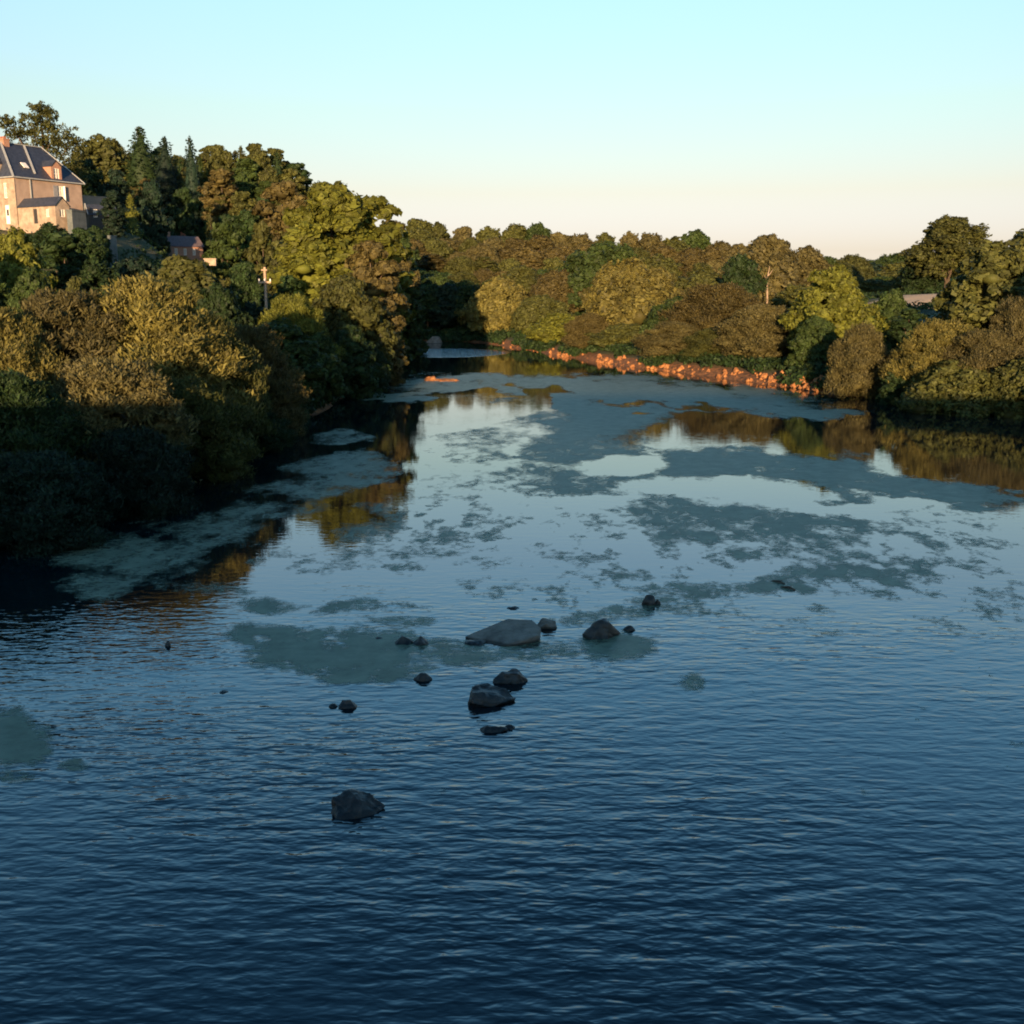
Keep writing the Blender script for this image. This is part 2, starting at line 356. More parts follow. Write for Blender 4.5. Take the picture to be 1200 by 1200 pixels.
def tube(pts, rad, seg=7):
    V = []; Fc = []
    pts = [Vector(p) for p in pts]
    for i, p in enumerate(pts):
        d = (pts[min(i + 1, len(pts) - 1)] - pts[max(i - 1, 0)]).normalized()
        a = d.cross(Vector((.31, .95, .1))).normalized(); b_ = d.cross(a)
        for k in range(seg):
            t = 2 * math.pi * k / seg
            V.append(p + (a * math.cos(t) + b_ * math.sin(t)) * rad[i])
    for i in range(len(pts) - 1):
        for k in range(seg):
            Fc.append((i * seg + k, i * seg + (k + 1) % seg, (i + 1) * seg + (k + 1) % seg, (i + 1) * seg + k))
    return np.array([v[:] for v in V]), np.array(Fc)

def clumps_to_leaves(cc, cd, rc, per, ll, lw, up=None, flat=1.0):
    n = len(cc) * per
    C = np.repeat(cc, per, 0); Dd = np.repeat(cd, per, 0); rr = np.repeat(rc, per)
    off = unit(n) * (rng.random(n) ** .45)[:, None]; off[:, 2] *= flat
    C = C + off * rr[:, None]
    dr = Dd * .7 + off * .9; dr /= np.linalg.norm(dr, axis=1)[:, None] + 1e-9
    s = .45 + 1.15 * rng.random(n) ** 1.5
    return quads(C, dr, ll * s, lw * s, up)

def trunk_mesh(name, H, r, top, targets, seed):
    rr = random.Random(seed); parts = []
    lean = (rr.uniform(-.03, .03) * H, rr.uniform(-.03, .03) * H)
    zs = [-.6, 0, .12 * H, .3 * H, .5 * H, top * H]
    pts = [(lean[0] * z / H + rr.uniform(-.05, .05) * r * 4, lean[1] * z / H + rr.uniform(-.05, .05) * r * 4, z) for z in zs]
    parts.append(tube(pts, [r * 1.5, r * 1.25, r, r * .8, r * .55, r * .2], 8))
    for t in targets:
        z0 = H * rr.uniform(.15, .5); p0 = Vector((lean[0] * z0 / H, lean[1] * z0 / H, z0)); p3 = Vector(t)
        p1 = p0.lerp(p3, .35) + Vector((0, 0, -.02 * H)); p2 = p0.lerp(p3, .7) + Vector((rr.uniform(-.02, .02) * H, rr.uniform(-.02, .02) * H, .02 * H))
        parts.append(tube([p0, p1, p2, p3], [r * .5, r * .36, r * .22, r * .07], 5))
    return merge_tri_quads(name, parts, [])

def lobes_crown(H, W, z0, n, rmin, rmax, taper=0.0, seed=0):
    """lobe centres filling an egg-shaped crown"""
    rs = np.random.default_rng(seed); out_ = []
    for i in range(n):
        t = (i + .5) / n
        z = z0 + (1 - z0) * (.12 + .8 * t)
        prof = math.sin(math.pi * min(1, (.12 + .88 * t) ** (.75 + taper))) ** .6 if t < .97 else .15
        a = i * 2.399 + rs.uniform(-.5, .5); rad = W / 2 * prof * rs.uniform(.42, .72)
        r_ = rs.uniform(rmin, rmax) * W * (1 - .25 * t)
        out_.append((math.cos(a) * rad, math.sin(a) * rad, z * H - r_ * .3, r_))
    out_.append((rs.uniform(-.05, .05) * W, 0, H * .93 - rmax * W * .6, rmax * W * .75))
    return out_

PROTO = {}
def proto_broad(key, H, W, z0, nl, rmin, rmax, per, ll, lw, ncl, seed, up=None, taper=0.0, flat=1., core=.72, crad=.34, r=.3):
    global rng
    rng = np.random.default_rng(seed)
    lobes = lobes_crown(H, W, z0, nl, rmin, rmax, taper, seed)
    cc = []; cd = []; rc = []; tri = []
    for j, (x, y, z, r_) in enumerate(lobes):
        d = unit(ncl); d[:, 2] = np.where(d[:, 2] < -.35, -d[:, 2], d[:, 2])
        cc.append(np.array([x, y, z]) + d * r_ * (np.array([1, 1, .85]) * (.74 + .5 * rng.random(ncl) ** 1.6)[:, None]))
        cd.append(d); rc.append(r_ * crad * (.7 + .6 * rng.random(ncl)))
        if core: tri.append(blob((x, y, z), (r_ * core * .76, r_ * core * .76, r_ * core * .68), seed * 31 + j, 2, .3))
    cc = np.concatenate(cc); cd = np.concatenate(cd); rc = np.concatenate(rc)
    Q = [clumps_to_leaves(cc, cd, rc, per, ll, lw, up, flat)]
    if core:                                              # dense middle of the crown
        tri.append(blob((0, 0, H * (z0 + (1 - z0) * .42)), (W * .13, W * .13, H * (1 - z0) * .2), seed, 3, .35))
        nn = ncl * 7; d = unit(nn); c2 = np.array([0, 0, H * (z0 + (1 - z0) * .44)]) + d * np.array([W * .33, W * .33, H * (1 - z0) * .38]) * (.75 + .3 * rng.random(nn))[:, None]
        Q.append(clumps_to_leaves(c2, d, np.full(nn, W * .055), per, ll, lw, up, flat))
    crown = merge_tri_quads('crown', Q, tri)
    lim = [(l[0] * .9, l[1] * .9, l[2]) for l in lobes[::2]][:8]
    tr = trunk_mesh('trunk', H, r, .8, lim, seed)
    allc = Q[0][0]; Hh = float(np.percentile(allc[:, 2], 99.6)); Ww = float(np.percentile(np.abs(allc[:, :2]), 98.5) * 2)
    PROTO[key] = (crown, tr, Hh, Ww)

# near riverside willows: fine upright leaves
for i in range(4):
    proto_broad('willow%d' % i, 9, 9, 0.02, 28, .09, .19, 72, .27, .075, 34, 100 + i, up=.45, core=.7, crad=.42, r=.16)
# round-crowned trees with coarser leaves
for i in range(4):
    proto_broad('round%d' % i, 14, 12, .10, 18, .14, .22, 34, .62, .38, 20, 200 + i, core=.74, r=.3)
for i in range(2):
    proto_broad('tall%d' % i, 20, 12, .06, 30, .12, .17, 36, .6, .36, 22, 300 + i, core=.74, r=.35)
for i in range(2):
    proto_broad('fine%d' % i, 11, 10, .03, 24, .13, .19, 50, .42, .22, 24, 400 + i, core=.72, r=.22)
for i in range(2):
    proto_broad('column%d' % i, 14, 5.5, .04, 18, .16, .24, 34, .5, .3, 14, 500 + i, taper=.5, core=.74, r=.2)
for i in range(2):
    proto_broad('wide%d' % i, 10, 16, .02, 34, .10, .15, 40, .5, .28, 22, 550 + i, core=.72, r=.3)
# an open crown with sky showing through
proto_broad('open0', 16, 12, .30, 17, .10, .15, 40, .42, .26, 20, 611, core=0, crad=.45, r=.38)
proto_broad('open1', 16, 12, .20, 30, .10, .16, 46, .42, .26, 20, 613, core=.5, crad=.45, r=.38)
def proto_conifer(key, H, W, seed):
    global rng
    rng = np.random.default_rng(seed); cc = []; cd = []; rc = []
    z = .06 * H; tl = rng.normal(size=2) * .02
    while z < H * .97:
        rad = W / 2 * (1 - z / H) ** .7 + .22; rad *= rng.uniform(.72, 1.12); n = max(5, int(rad * 5))
        a0 = rng.random() * 6
        for k in range(n):
            a = a0 + k * 2 * math.pi / n + rng.normal() * .15; rl = rad * rng.uniform(.75, 1.15)
            for s in np.linspace(.3, 1, max(2, int(rl / .45))):
                cc.append((math.cos(a) * rl * s, math.sin(a) * rl * s, z - .28 * rl * s + .05 * H * (1 - s) * .3)); cd.append((math.cos(a) * .6, math.sin(a) * .6, .5)); rc.append(.26 + .14 * rl * (1 - s * .5))
        z += .5 + .25 * rad / W
    cc.append((0, 0, H * .975)); cd.append((0, 0, 1)); rc.append(.38)
    Q = [clumps_to_leaves(np.array(cc), np.array(cd), np.array(rc), 11, .46, .2, .15, .5)]
    V, Fc = blob((0, 0, 0), (1, 1, 1), seed, 2, .15)
    V = V * .5 + .5; V2 = np.stack([(V[:, 0] - .5) * W * .85 * (1 - V[:, 2] * .8), (V[:, 1] - .5) * W * .85 * (1 - V[:, 2] * .8), .06 * H + V[:, 2] * H * .84], -1)
    PROTO[key] = (merge_tri_quads('crown', Q, [(V2, Fc)]), trunk_mesh('trunk', H, .22, .97, [], seed), H, W)
for i in range(3): proto_conifer('conifer%d' % i, 17, 6.5, 700 + i)

# flat-layered cedar behind the manor
def proto_cedar():
    global rng
    rng = np.random.default_rng(55); cc = []; cd = []; rc = []; ends = []
    pads = [(-5.2, 0, 12.6, 1.1), (-4.0, .5, 11.2, 1.2), (-3.6, -.4, 9.6, 1.4), (-2.2, .6, 11.6, 1.2), (-1.4, 0, 13.0, 1.2), (-.4, .8, 14.3, 1.0), (1.0, .3, 13.6, 1.1), (1.4, 0, 12.4, 1.1), (.2, .2, 11.8, 1.5), (-2.4, 0, 8.6, 1.5),
            (-.6, .5, 9.6, 1.8), (1.6, -.6, 10.2, 1.7), (3.4, .3, 11.0, 1.3), (4.6, 0, 10.0, 1.3), (5.6, .2, 8.8, 1.0), (3.0, -.3, 8.6, 1.6), (4.2, .4, 7.2, 1.3), (2.0, 0, 6.8, 1.5), (4.6, 0, 5.8, .9), (-.8, .3, 7.4, 1.6), (-4.8, .2, 8.4, .8), (0, 0, 5.6, 1.4), (2.4, .3, 5.2, 1.2)]
    for x, y, z, r_ in pads:
        ends.append((x * .9, y, z - .2))
        for k in range(44):
            a = rng.random() * 6.28; q = math.sqrt(rng.random()) * 1.35
            cc.append((x + math.cos(a) * q * r_, y + math.sin(a) * q * r_, z + rng.normal() * .34 * r_)); cd.append((0, 0, 1)); rc.append(.42 * r_)
    Q = [clumps_to_leaves(np.array(cc), np.array(cd), np.array(rc), 13, .4, .2, .1, .6)]
    PROTO['cedar'] = (merge_tri_quads('crown', Q, []), trunk_mesh('trunk', 15, .42, .85, ends, 5), 15, 12.5)
proto_cedar()

def tree(px, top, D, wpx, kind, colour, label, group=None, base=None, name='tree', rz=None, hmin=3.0):
    wpx *= 1.04
    zt = at(px, top, D)[2]; 
    # exact x for this column
    x = at(px, top, D)[0]
    g0 = ter1(x, D) - .15 if base is None else base
    h = zt - g0
    if h < hmin: return None
    q_ = h / (wpx / F * D)
    if kind[:-1] in ('round', 'fine', 'tall', 'willow') and q_ > 1.75: kind = 'column' + str(int(kind[-1]) % 2)
    elif kind[:-1] in ('round', 'fine', 'tall') and q_ < .85: kind = 'wide' + str(int(kind[-1]) % 2)
    crown, tr, H, W = PROTO[kind]
    e = empty(name, (x, D, g0), rnd.uniform(0, 6.28) if rz is None else rz)
    sw = wpx / F * D / W; e.scale = (sw, sw, h / H)
    link('crown', crown, e, LM[colour]); link('trunk', tr, e, M_bark)
    tag(e, label, 'bush' if name == 'bush' else 'tree', group)
    e['px'] = px
    return e
LBG = 'willow bushes along the near left bank'
RBG = 'bushes and trees along the right bank'
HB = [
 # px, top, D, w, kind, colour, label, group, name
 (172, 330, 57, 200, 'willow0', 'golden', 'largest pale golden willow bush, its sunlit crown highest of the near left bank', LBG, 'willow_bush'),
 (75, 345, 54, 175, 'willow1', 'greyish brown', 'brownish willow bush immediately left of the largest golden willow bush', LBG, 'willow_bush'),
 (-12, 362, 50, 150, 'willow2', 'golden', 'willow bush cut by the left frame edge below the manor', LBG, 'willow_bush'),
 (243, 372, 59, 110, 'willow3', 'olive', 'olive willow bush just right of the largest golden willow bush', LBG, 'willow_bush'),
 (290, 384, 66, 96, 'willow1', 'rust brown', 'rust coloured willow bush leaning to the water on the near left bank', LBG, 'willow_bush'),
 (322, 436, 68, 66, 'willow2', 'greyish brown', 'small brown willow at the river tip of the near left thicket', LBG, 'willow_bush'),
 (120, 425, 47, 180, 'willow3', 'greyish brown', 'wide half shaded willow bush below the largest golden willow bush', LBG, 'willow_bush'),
 (10, 440, 43, 170, 'willow0', 'deep green', 'green willow bush at the left frame edge with a lit crown over a dark foot', LBG, 'willow_bush'),  # dark leaf colours on the low willows stand in for their shade
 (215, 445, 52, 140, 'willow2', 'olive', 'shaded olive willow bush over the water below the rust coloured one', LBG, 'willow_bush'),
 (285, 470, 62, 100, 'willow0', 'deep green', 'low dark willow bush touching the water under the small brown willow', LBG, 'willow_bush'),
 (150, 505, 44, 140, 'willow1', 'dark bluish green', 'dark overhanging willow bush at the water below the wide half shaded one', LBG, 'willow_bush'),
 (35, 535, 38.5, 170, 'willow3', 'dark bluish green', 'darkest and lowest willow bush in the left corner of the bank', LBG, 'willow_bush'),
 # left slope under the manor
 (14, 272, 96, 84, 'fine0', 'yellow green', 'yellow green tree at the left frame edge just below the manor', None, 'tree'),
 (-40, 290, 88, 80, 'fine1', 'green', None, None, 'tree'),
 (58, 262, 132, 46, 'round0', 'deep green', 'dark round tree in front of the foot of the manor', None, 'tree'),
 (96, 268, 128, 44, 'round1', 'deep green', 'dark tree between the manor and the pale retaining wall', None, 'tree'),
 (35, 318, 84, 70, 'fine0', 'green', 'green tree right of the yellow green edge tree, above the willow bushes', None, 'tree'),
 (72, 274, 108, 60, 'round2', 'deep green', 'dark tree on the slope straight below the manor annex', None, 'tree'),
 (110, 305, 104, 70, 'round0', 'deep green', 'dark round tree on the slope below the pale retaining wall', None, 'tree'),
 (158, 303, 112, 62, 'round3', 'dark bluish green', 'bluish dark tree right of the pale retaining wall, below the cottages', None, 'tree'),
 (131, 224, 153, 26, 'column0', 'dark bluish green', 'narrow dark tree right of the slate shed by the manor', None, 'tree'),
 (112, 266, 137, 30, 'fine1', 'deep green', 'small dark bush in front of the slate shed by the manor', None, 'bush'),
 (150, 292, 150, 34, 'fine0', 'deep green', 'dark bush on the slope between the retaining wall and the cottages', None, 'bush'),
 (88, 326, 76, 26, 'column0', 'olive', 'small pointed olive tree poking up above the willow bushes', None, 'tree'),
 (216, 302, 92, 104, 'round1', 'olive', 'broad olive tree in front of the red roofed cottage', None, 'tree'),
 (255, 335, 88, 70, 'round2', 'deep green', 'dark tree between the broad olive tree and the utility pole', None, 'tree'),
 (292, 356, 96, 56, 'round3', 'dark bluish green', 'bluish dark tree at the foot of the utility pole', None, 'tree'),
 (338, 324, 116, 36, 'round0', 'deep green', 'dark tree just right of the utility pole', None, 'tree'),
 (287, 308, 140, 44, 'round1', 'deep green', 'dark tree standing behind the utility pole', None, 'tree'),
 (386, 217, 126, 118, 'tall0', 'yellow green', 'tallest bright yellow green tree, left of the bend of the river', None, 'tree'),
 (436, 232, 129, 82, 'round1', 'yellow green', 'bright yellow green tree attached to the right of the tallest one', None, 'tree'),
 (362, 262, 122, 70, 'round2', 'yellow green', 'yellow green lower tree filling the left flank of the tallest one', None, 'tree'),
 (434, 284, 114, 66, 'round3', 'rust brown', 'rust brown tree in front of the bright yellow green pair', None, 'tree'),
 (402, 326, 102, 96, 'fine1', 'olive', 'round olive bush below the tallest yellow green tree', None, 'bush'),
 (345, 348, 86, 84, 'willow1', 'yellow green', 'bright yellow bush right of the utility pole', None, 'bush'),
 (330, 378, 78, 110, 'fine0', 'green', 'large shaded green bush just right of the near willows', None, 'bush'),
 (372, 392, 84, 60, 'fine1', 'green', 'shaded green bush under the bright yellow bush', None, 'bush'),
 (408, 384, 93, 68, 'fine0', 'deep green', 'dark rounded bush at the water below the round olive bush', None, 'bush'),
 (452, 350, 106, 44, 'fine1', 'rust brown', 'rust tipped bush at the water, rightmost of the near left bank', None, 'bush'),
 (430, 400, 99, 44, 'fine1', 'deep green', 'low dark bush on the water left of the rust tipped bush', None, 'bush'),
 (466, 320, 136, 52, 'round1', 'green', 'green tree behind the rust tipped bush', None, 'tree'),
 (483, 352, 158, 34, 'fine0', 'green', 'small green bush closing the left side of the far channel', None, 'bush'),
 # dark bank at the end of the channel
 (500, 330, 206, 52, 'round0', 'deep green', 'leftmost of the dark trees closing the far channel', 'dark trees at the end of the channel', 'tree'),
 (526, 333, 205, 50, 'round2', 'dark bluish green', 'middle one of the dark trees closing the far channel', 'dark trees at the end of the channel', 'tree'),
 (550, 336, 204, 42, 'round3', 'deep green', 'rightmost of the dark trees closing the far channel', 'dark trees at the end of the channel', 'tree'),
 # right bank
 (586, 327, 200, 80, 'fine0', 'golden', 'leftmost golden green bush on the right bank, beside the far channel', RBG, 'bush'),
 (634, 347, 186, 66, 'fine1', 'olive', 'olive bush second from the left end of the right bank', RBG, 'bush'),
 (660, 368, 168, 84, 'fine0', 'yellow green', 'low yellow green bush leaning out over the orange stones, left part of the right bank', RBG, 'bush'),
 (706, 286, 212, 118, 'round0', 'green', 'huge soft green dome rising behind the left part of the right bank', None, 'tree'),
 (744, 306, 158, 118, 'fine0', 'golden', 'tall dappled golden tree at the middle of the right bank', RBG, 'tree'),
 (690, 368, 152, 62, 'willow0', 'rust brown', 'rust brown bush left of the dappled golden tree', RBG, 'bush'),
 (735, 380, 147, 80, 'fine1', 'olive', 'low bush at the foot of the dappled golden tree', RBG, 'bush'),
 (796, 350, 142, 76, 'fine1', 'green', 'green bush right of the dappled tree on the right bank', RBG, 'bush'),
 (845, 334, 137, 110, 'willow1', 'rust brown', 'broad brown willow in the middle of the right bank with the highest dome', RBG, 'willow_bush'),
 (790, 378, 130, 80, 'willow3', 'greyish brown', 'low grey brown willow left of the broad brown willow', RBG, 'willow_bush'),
 (840, 385, 124, 70, 'willow2', 'olive', 'low olive willow below the broad brown willow', RBG, 'willow_bush'),
 (894, 358, 118, 100, 'willow2', 'greyish brown', 'grey brown willow above the big heap of orange stones', RBG, 'willow_bush'),
 (975, 314, 112, 100, 'fine0', 'yellow green', 'yellow green tree standing right of the orange stones', RBG, 'tree'),
 (957, 372, 106, 54, 'fine1', 'green', 'green bush under the yellow green tree of the right bank', RBG, 'bush'),
 (1010, 382, 93.5, 76, 'willow0', 'greyish brown', 'upright brown bush at the water between two dark gaps', RBG, 'bush'),
 (1046, 341, 122, 50, 'fine1', 'green', 'small green tree left of the pale field', RBG, 'tree'),
 (1066, 362, 108, 40, 'column1', 'deep green', 'narrow dark tree in the gap right of the upright brown bush', RBG, 'tree'),
 (1100, 376, 87, 88, 'willow1', 'golden', 'golden brown willow right of the dark gap on the right bank', RBG, 'willow_bush'),
 (1155, 388, 84, 100, 'willow2', 'greyish brown', 'brown willow at the right end of the bank below the big olive tree', RBG, 'willow_bush'),
 (1125, 425, 82, 120, 'fine0', 'olive', 'low olive bush along the water at the right end', RBG, 'bush'),
 (1195, 352, 86, 74, 'willow3', 'greyish brown', 'brown willow cut by the right frame edge', RBG, 'willow_bush'),
 (1215, 420, 79, 100, 'fine1', 'olive', 'low olive bush at the water beside the right frame edge', RBG, 'bush'),
 (1062, 425, 88, 56, 'fine1', 'deep green', 'low dark bush at the water in the gap right of the upright brown bush', RBG, 'bush'),
 (1168, 286, 126, 110, 'round2', 'olive', 'big olive tree right of the open crowned tall tree', None, 'tree'),
 (1215, 272, 130, 120, 'round3', 'olive', 'large olive tree cut by the right frame edge', None, 'tree'),
 (1116, 255, 242, 84, 'open1', 'olive', 'tallest open crowned tree on the right with sky showing through', None, 'tree'),
 (1078, 300, 247, 40, 'round0', 'deep green', 'dark tree leaning against the left of the open crowned tall tree', None, 'tree'),
 (1138, 345, 135, 46, 'fine0', 'green', 'green bush below the open crowned tall tree, right of the pale field', None, 'bush'),
 (902, 277, 196, 84, 'round1', 'greyish brown', 'large dark brown dome with a pale bare trunk behind the right bank', None, 'tree'),
 (945, 290, 200, 60, 'round2', 'greyish brown', 'brown tree right of the large dark dome', None, 'tree'),
 (868, 300, 178, 50, 'round3', 'deep green', 'dark green tree left of the large dark dome', None, 'tree'),
 (770, 300, 190, 70, 'round2', 'olive', 'olive tree behind the dappled golden tree, on its right', None, 'tree'),
 (820, 318, 176, 70, 'round0', 'olive', 'olive tree behind the broad brown willow, on its left', None, 'tree'),
 (655, 318, 208, 70, 'round3', 'rust brown', 'rust tinted tree left of the huge green dome', None, 'tree'),
 (612, 312, 222, 60, 'round1', 'olive', 'olive tree behind the golden green bush at the left of the right bank', None, 'tree'),
 (990, 330, 150, 60, 'round1', 'green', 'green tree behind the yellow green tree of the right bank', None, 'tree'),
 (935, 335, 150, 60, 'round3', 'olive', 'olive tree between the dark dome and the yellow green tree', None, 'tree'),
 (1275, 300, 110, 110, 'round1', 'green', None, None, 'tree'),
 (1290, 380, 84, 100, 'willow1', 'greyish brown', None, None, 'willow_bush'),
 # wooded hill, the ones that stand out
 (163, 146, 232, 48, 'conifer0', 'deep green', 'tallest dark conifer on the skyline of the left hill', None, 'conifer'),
 (192, 158, 228, 38, 'conifer1', 'dark bluish green', 'dark conifer just right of the tallest one on the left skyline', None, 'conifer'),
 (222, 157, 224, 28, 'conifer2', 'dark bluish green', 'thin spiky spruce in the skyline notch of the left hill', None, 'conifer'),
 (120, 160, 236, 66, 'round0', 'olive', 'round olive tree on the skyline left of the tallest conifer', None, 'tree'),
 (96, 185, 200, 50, 'round1', 'deep green', 'dark tree peeping out behind the right end of the manor roof', None, 'tree'),
 (135, 200, 176, 34, 'column1', 'dark bluish green', 'dark columnar tree between the manor and the yellow green spire', None, 'tree'),
 (152, 226, 172, 26, 'conifer1', 'yellow green', 'small yellow green spire between two dark columns near the manor', None, 'conifer'),
 (176, 214, 180, 34, 'column0', 'dark bluish green', 'dark columnar tree right of the yellow green spire', None, 'tree'),
 (214, 222, 200, 38, 'column1', 'deep green', 'dark columnar tree above the red roofed cottage', None, 'tree'),
 (245, 246, 190, 24, 'conifer2', 'olive', 'small pointed olive tree right above the cottage', None, 'conifer'),
 (262, 262, 180, 42, 'round2', 'green', 'round green tree right of the cottage', None, 'tree'),
 (330, 215, 205, 62, 'round3', 'rust brown', 'rust brown round tree left of the tallest yellow green tree', None, 'tree'),
 (306, 262, 180, 34, 'column0', 'olive', 'upright olive tree above the utility pole', None, 'tree'),
 (258, 200, 222, 44, 'round0', 'rust brown', 'rust brown tree halfway up the left hill below the skyline notch', None, 'tree'),
]
BASES = {}
for (px, top, D, w_, kind, colr, lab, grp, nm) in HB:
    if lab is None: lab = {-40: 'green tree outside the left frame edge', 1275: 'green tree outside the right frame edge', 1290: 'brown willow outside the right frame edge'}[px]
    tree(px, top, D, w_, kind, colr, lab, grp, None, nm)
e = tree(45, 119, 176, 88, 'cedar', 'olive', 'big flat layered cedar rising behind the manor roof', None, 19.0, 'cedar_tree', rz=0)

# pale bare trunk of the brown dome and a dead stub in front of the right wood
def limb_thing(name, px, y0, y1, D, r, label, mat, arms=()):
    p1 = at(px, y1, D); p0 = (p1[0], D, ter1(p1[0], D) - .3)
    e = empty(name, p0); h = p1[2] - p0[2] + 0
    top = at(px, y0, D)[2] - p0[2]
    parts = [tube([(0, 0, 0), (.1, 0, top * .5), (-.1, 0, top * .8), (.25, 0, top)], [r * 1.3, r, r * .8, r * .3], 7)]
    for a in arms: parts.append(tube([(0, 0, top * a[0]), (a[1] * .5, 0, top * a[0] + a[2] * .4), (a[1], 0, top * a[0] + a[2])], [r * .6, r * .45, r * .15], 6))
    link('trunk', merge_tri_quads('trunk', parts, []), e, mat); tag(e, label, 'dead tree'); return e
limb_thing('dead_tree', 899, 312, 340, 186, .16, 'pale bare dead trunk with a fork in front of the dark brown dome', M_palebark, [(.85, .8, 1.1), (.78, -.6, 1.0)])
limb_thing('dead_tree', 855, 330, 345, 150, .13, 'short pale dead stub above the broad brown willow', M_palebark, [(.9, .5, .6)])

# ------------------------------------------------------------------ woods filled tree by tree
def interp(pts, x):
    return float(np.interp(x, [p[0] for p in pts], [p[1] for p in pts]))
fills = []
def fill(region, rows, sky, px0, px1, step, kinds, cols, skip, wmul=1.0, lohi=('on the skyline', 'just under the skyline', 'in the upper part', 'mid height', 'in the lower part', 'at the foot', 'lowest down')):
    for ri, (D, off) in enumerate(rows):
        px = px0 + rnd.uniform(0, step)
        while px < px1:
            top = interp(sky, px) + off + rnd.uniform(-5, 6)
            if not skip(px, top, D):
                kd = rnd.choice(kinds[min(ri, len(kinds) - 1)]); cl = rnd.choice(cols[min(ri, len(cols) - 1)])
                wd_ = step * rnd.uniform(1.35, 2.0) * wmul * (.62 if kd.startswith(('con', 'col')) else 1)
                t = tree(px, top, D + rnd.uniform(-5, 5), wd_, kd, cl, None, None, None, 'conifer' if kd.startswith('con') else 'tree', hmin=5)
                if t: fills.append((t, px, region, lohi[ri], cl, 'pointed conifer' if kd.startswith('con') else 'narrow tree' if kd.startswith('col') else 'round tree'))
            px += step * rnd.uniform(.8, 1.25)
skyL = [(60, 215), (80, 198), (100, 178), (130, 166), (165, 166), (190, 170), (215, 178), (235, 182), (252, 170), (280, 166), (300, 168), (335, 178), (355, 190), (372, 208), (390, 235), (420, 255), (470, 262)]
fill('wooded left hill', [(264, 2), (257, 5), (248, 20), (236, 38), (222, 60), (208, 84), (196, 106)], skyL, 84, 470, 22,
     [['round1', 'conifer1', 'round3', 'round0', 'conifer0'], ['conifer0', 'conifer1', 'round2', 'conifer2', 'round3'], ['round1', 'round2', 'conifer1'], ['round0', 'round3', 'column0'], ['round1', 'round2', 'column1', 'column0'], ['round0', 'round3', 'column0'], ['round1', 'round2']],
     [['olive', 'deep green', 'olive'], ['olive', 'green', 'deep green'], ['olive', 'green', 'olive'], ['rust brown', 'olive', 'green'], ['olive', 'rust brown', 'deep green', 'dark bluish green'], ['olive', 'green', 'deep green', 'olive'], ['green', 'olive', 'deep green']],
     lambda px, top, D: (px < 236 and D < 202) or (px < 205 and top > 265) or px > 420 and top > 335)
skyR = [(455, 262), (480, 264), (508, 256), (530, 268), (560, 268), (600, 268), (640, 266), (665, 276), (690, 276), (720, 273), (760, 279), (800, 278), (825, 274), (850, 284), (870, 288), (930, 296), (985, 297), (1030, 303), (1070, 300), (1120, 304), (1260, 304)]
fill('far wooded ridge', [(372, 0), (345, 10), (315, 22), (285, 36), (256, 50), (236, 62)], skyR, 455, 1010, 27,
     [['round3', 'round0', 'round1', 'round2'], ['round1', 'round2', 'round3'], ['round0', 'round3'], ['round1', 'round2', 'column1'], ['round0', 'round3'], ['round1', 'round2']],
     [['olive', 'greyish brown', 'green'], ['olive', 'greyish brown', 'rust brown'], ['rust brown', 'olive', 'greyish brown'], ['olive', 'rust brown', 'olive'], ['olive', 'rust brown', 'green'], ['olive', 'green']],
     lambda px, top, D: False)
fill('distant right wood', [(460, -2), (420, 8), (370, 16), (300, 24)], skyR, 1000, 1240, 34,
     [['round0', 'round1'], ['round2', 'round3'], ['round0', 'round2'], ['round1']], [['green', 'dark bluish green'], ['dark bluish green', 'olive'], ['olive', 'green'], ['olive', 'deep green']],
     lambda px, top, D: False, 1.2)
ORD = ['leftmost', 'second from the left', 'third from the left', 'fourth from the left', 'fifth from the left', 'sixth from the left', 'seventh from the left', 'eighth from the left', 'ninth from the left', 'tenth from the left', 'eleventh from the left', 'twelfth from the left', 'thirteenth from the left'] + [w_ + ' from the left' for w_ in ('fourteenth', 'fifteenth', 'sixteenth', 'seventeenth', 'eighteenth')]
sets = {}
for f in fills: sets.setdefault(f[2:], []).append(f)
for k, L_ in sets.items():
    L_.sort(key=lambda f: f[1])
    reg, band, cl, sh = k
    for i, f in enumerate(L_):
        bd = band.replace('in the ', '').replace('on the ', '').replace('just under the', 'below').replace('at the ', '').replace('lowest down', 'lowest edge').replace('mid height', 'middle')
        o_ = 'only one' if len(L_) == 1 else 'rightmost' if i == len(L_) - 1 else ORD[min(i, 17)].replace(' the ', ' ')
        s = '%s of the %s %ss, %s of the %s' % (o_, cl.replace('dark bluish green', 'bluish'), sh, bd, reg)
        f[0]['label'] = s; f[0]['group'] = 'trees of the ' + reg
for o in COL.objects:
    if 'px' in o: del o['px']

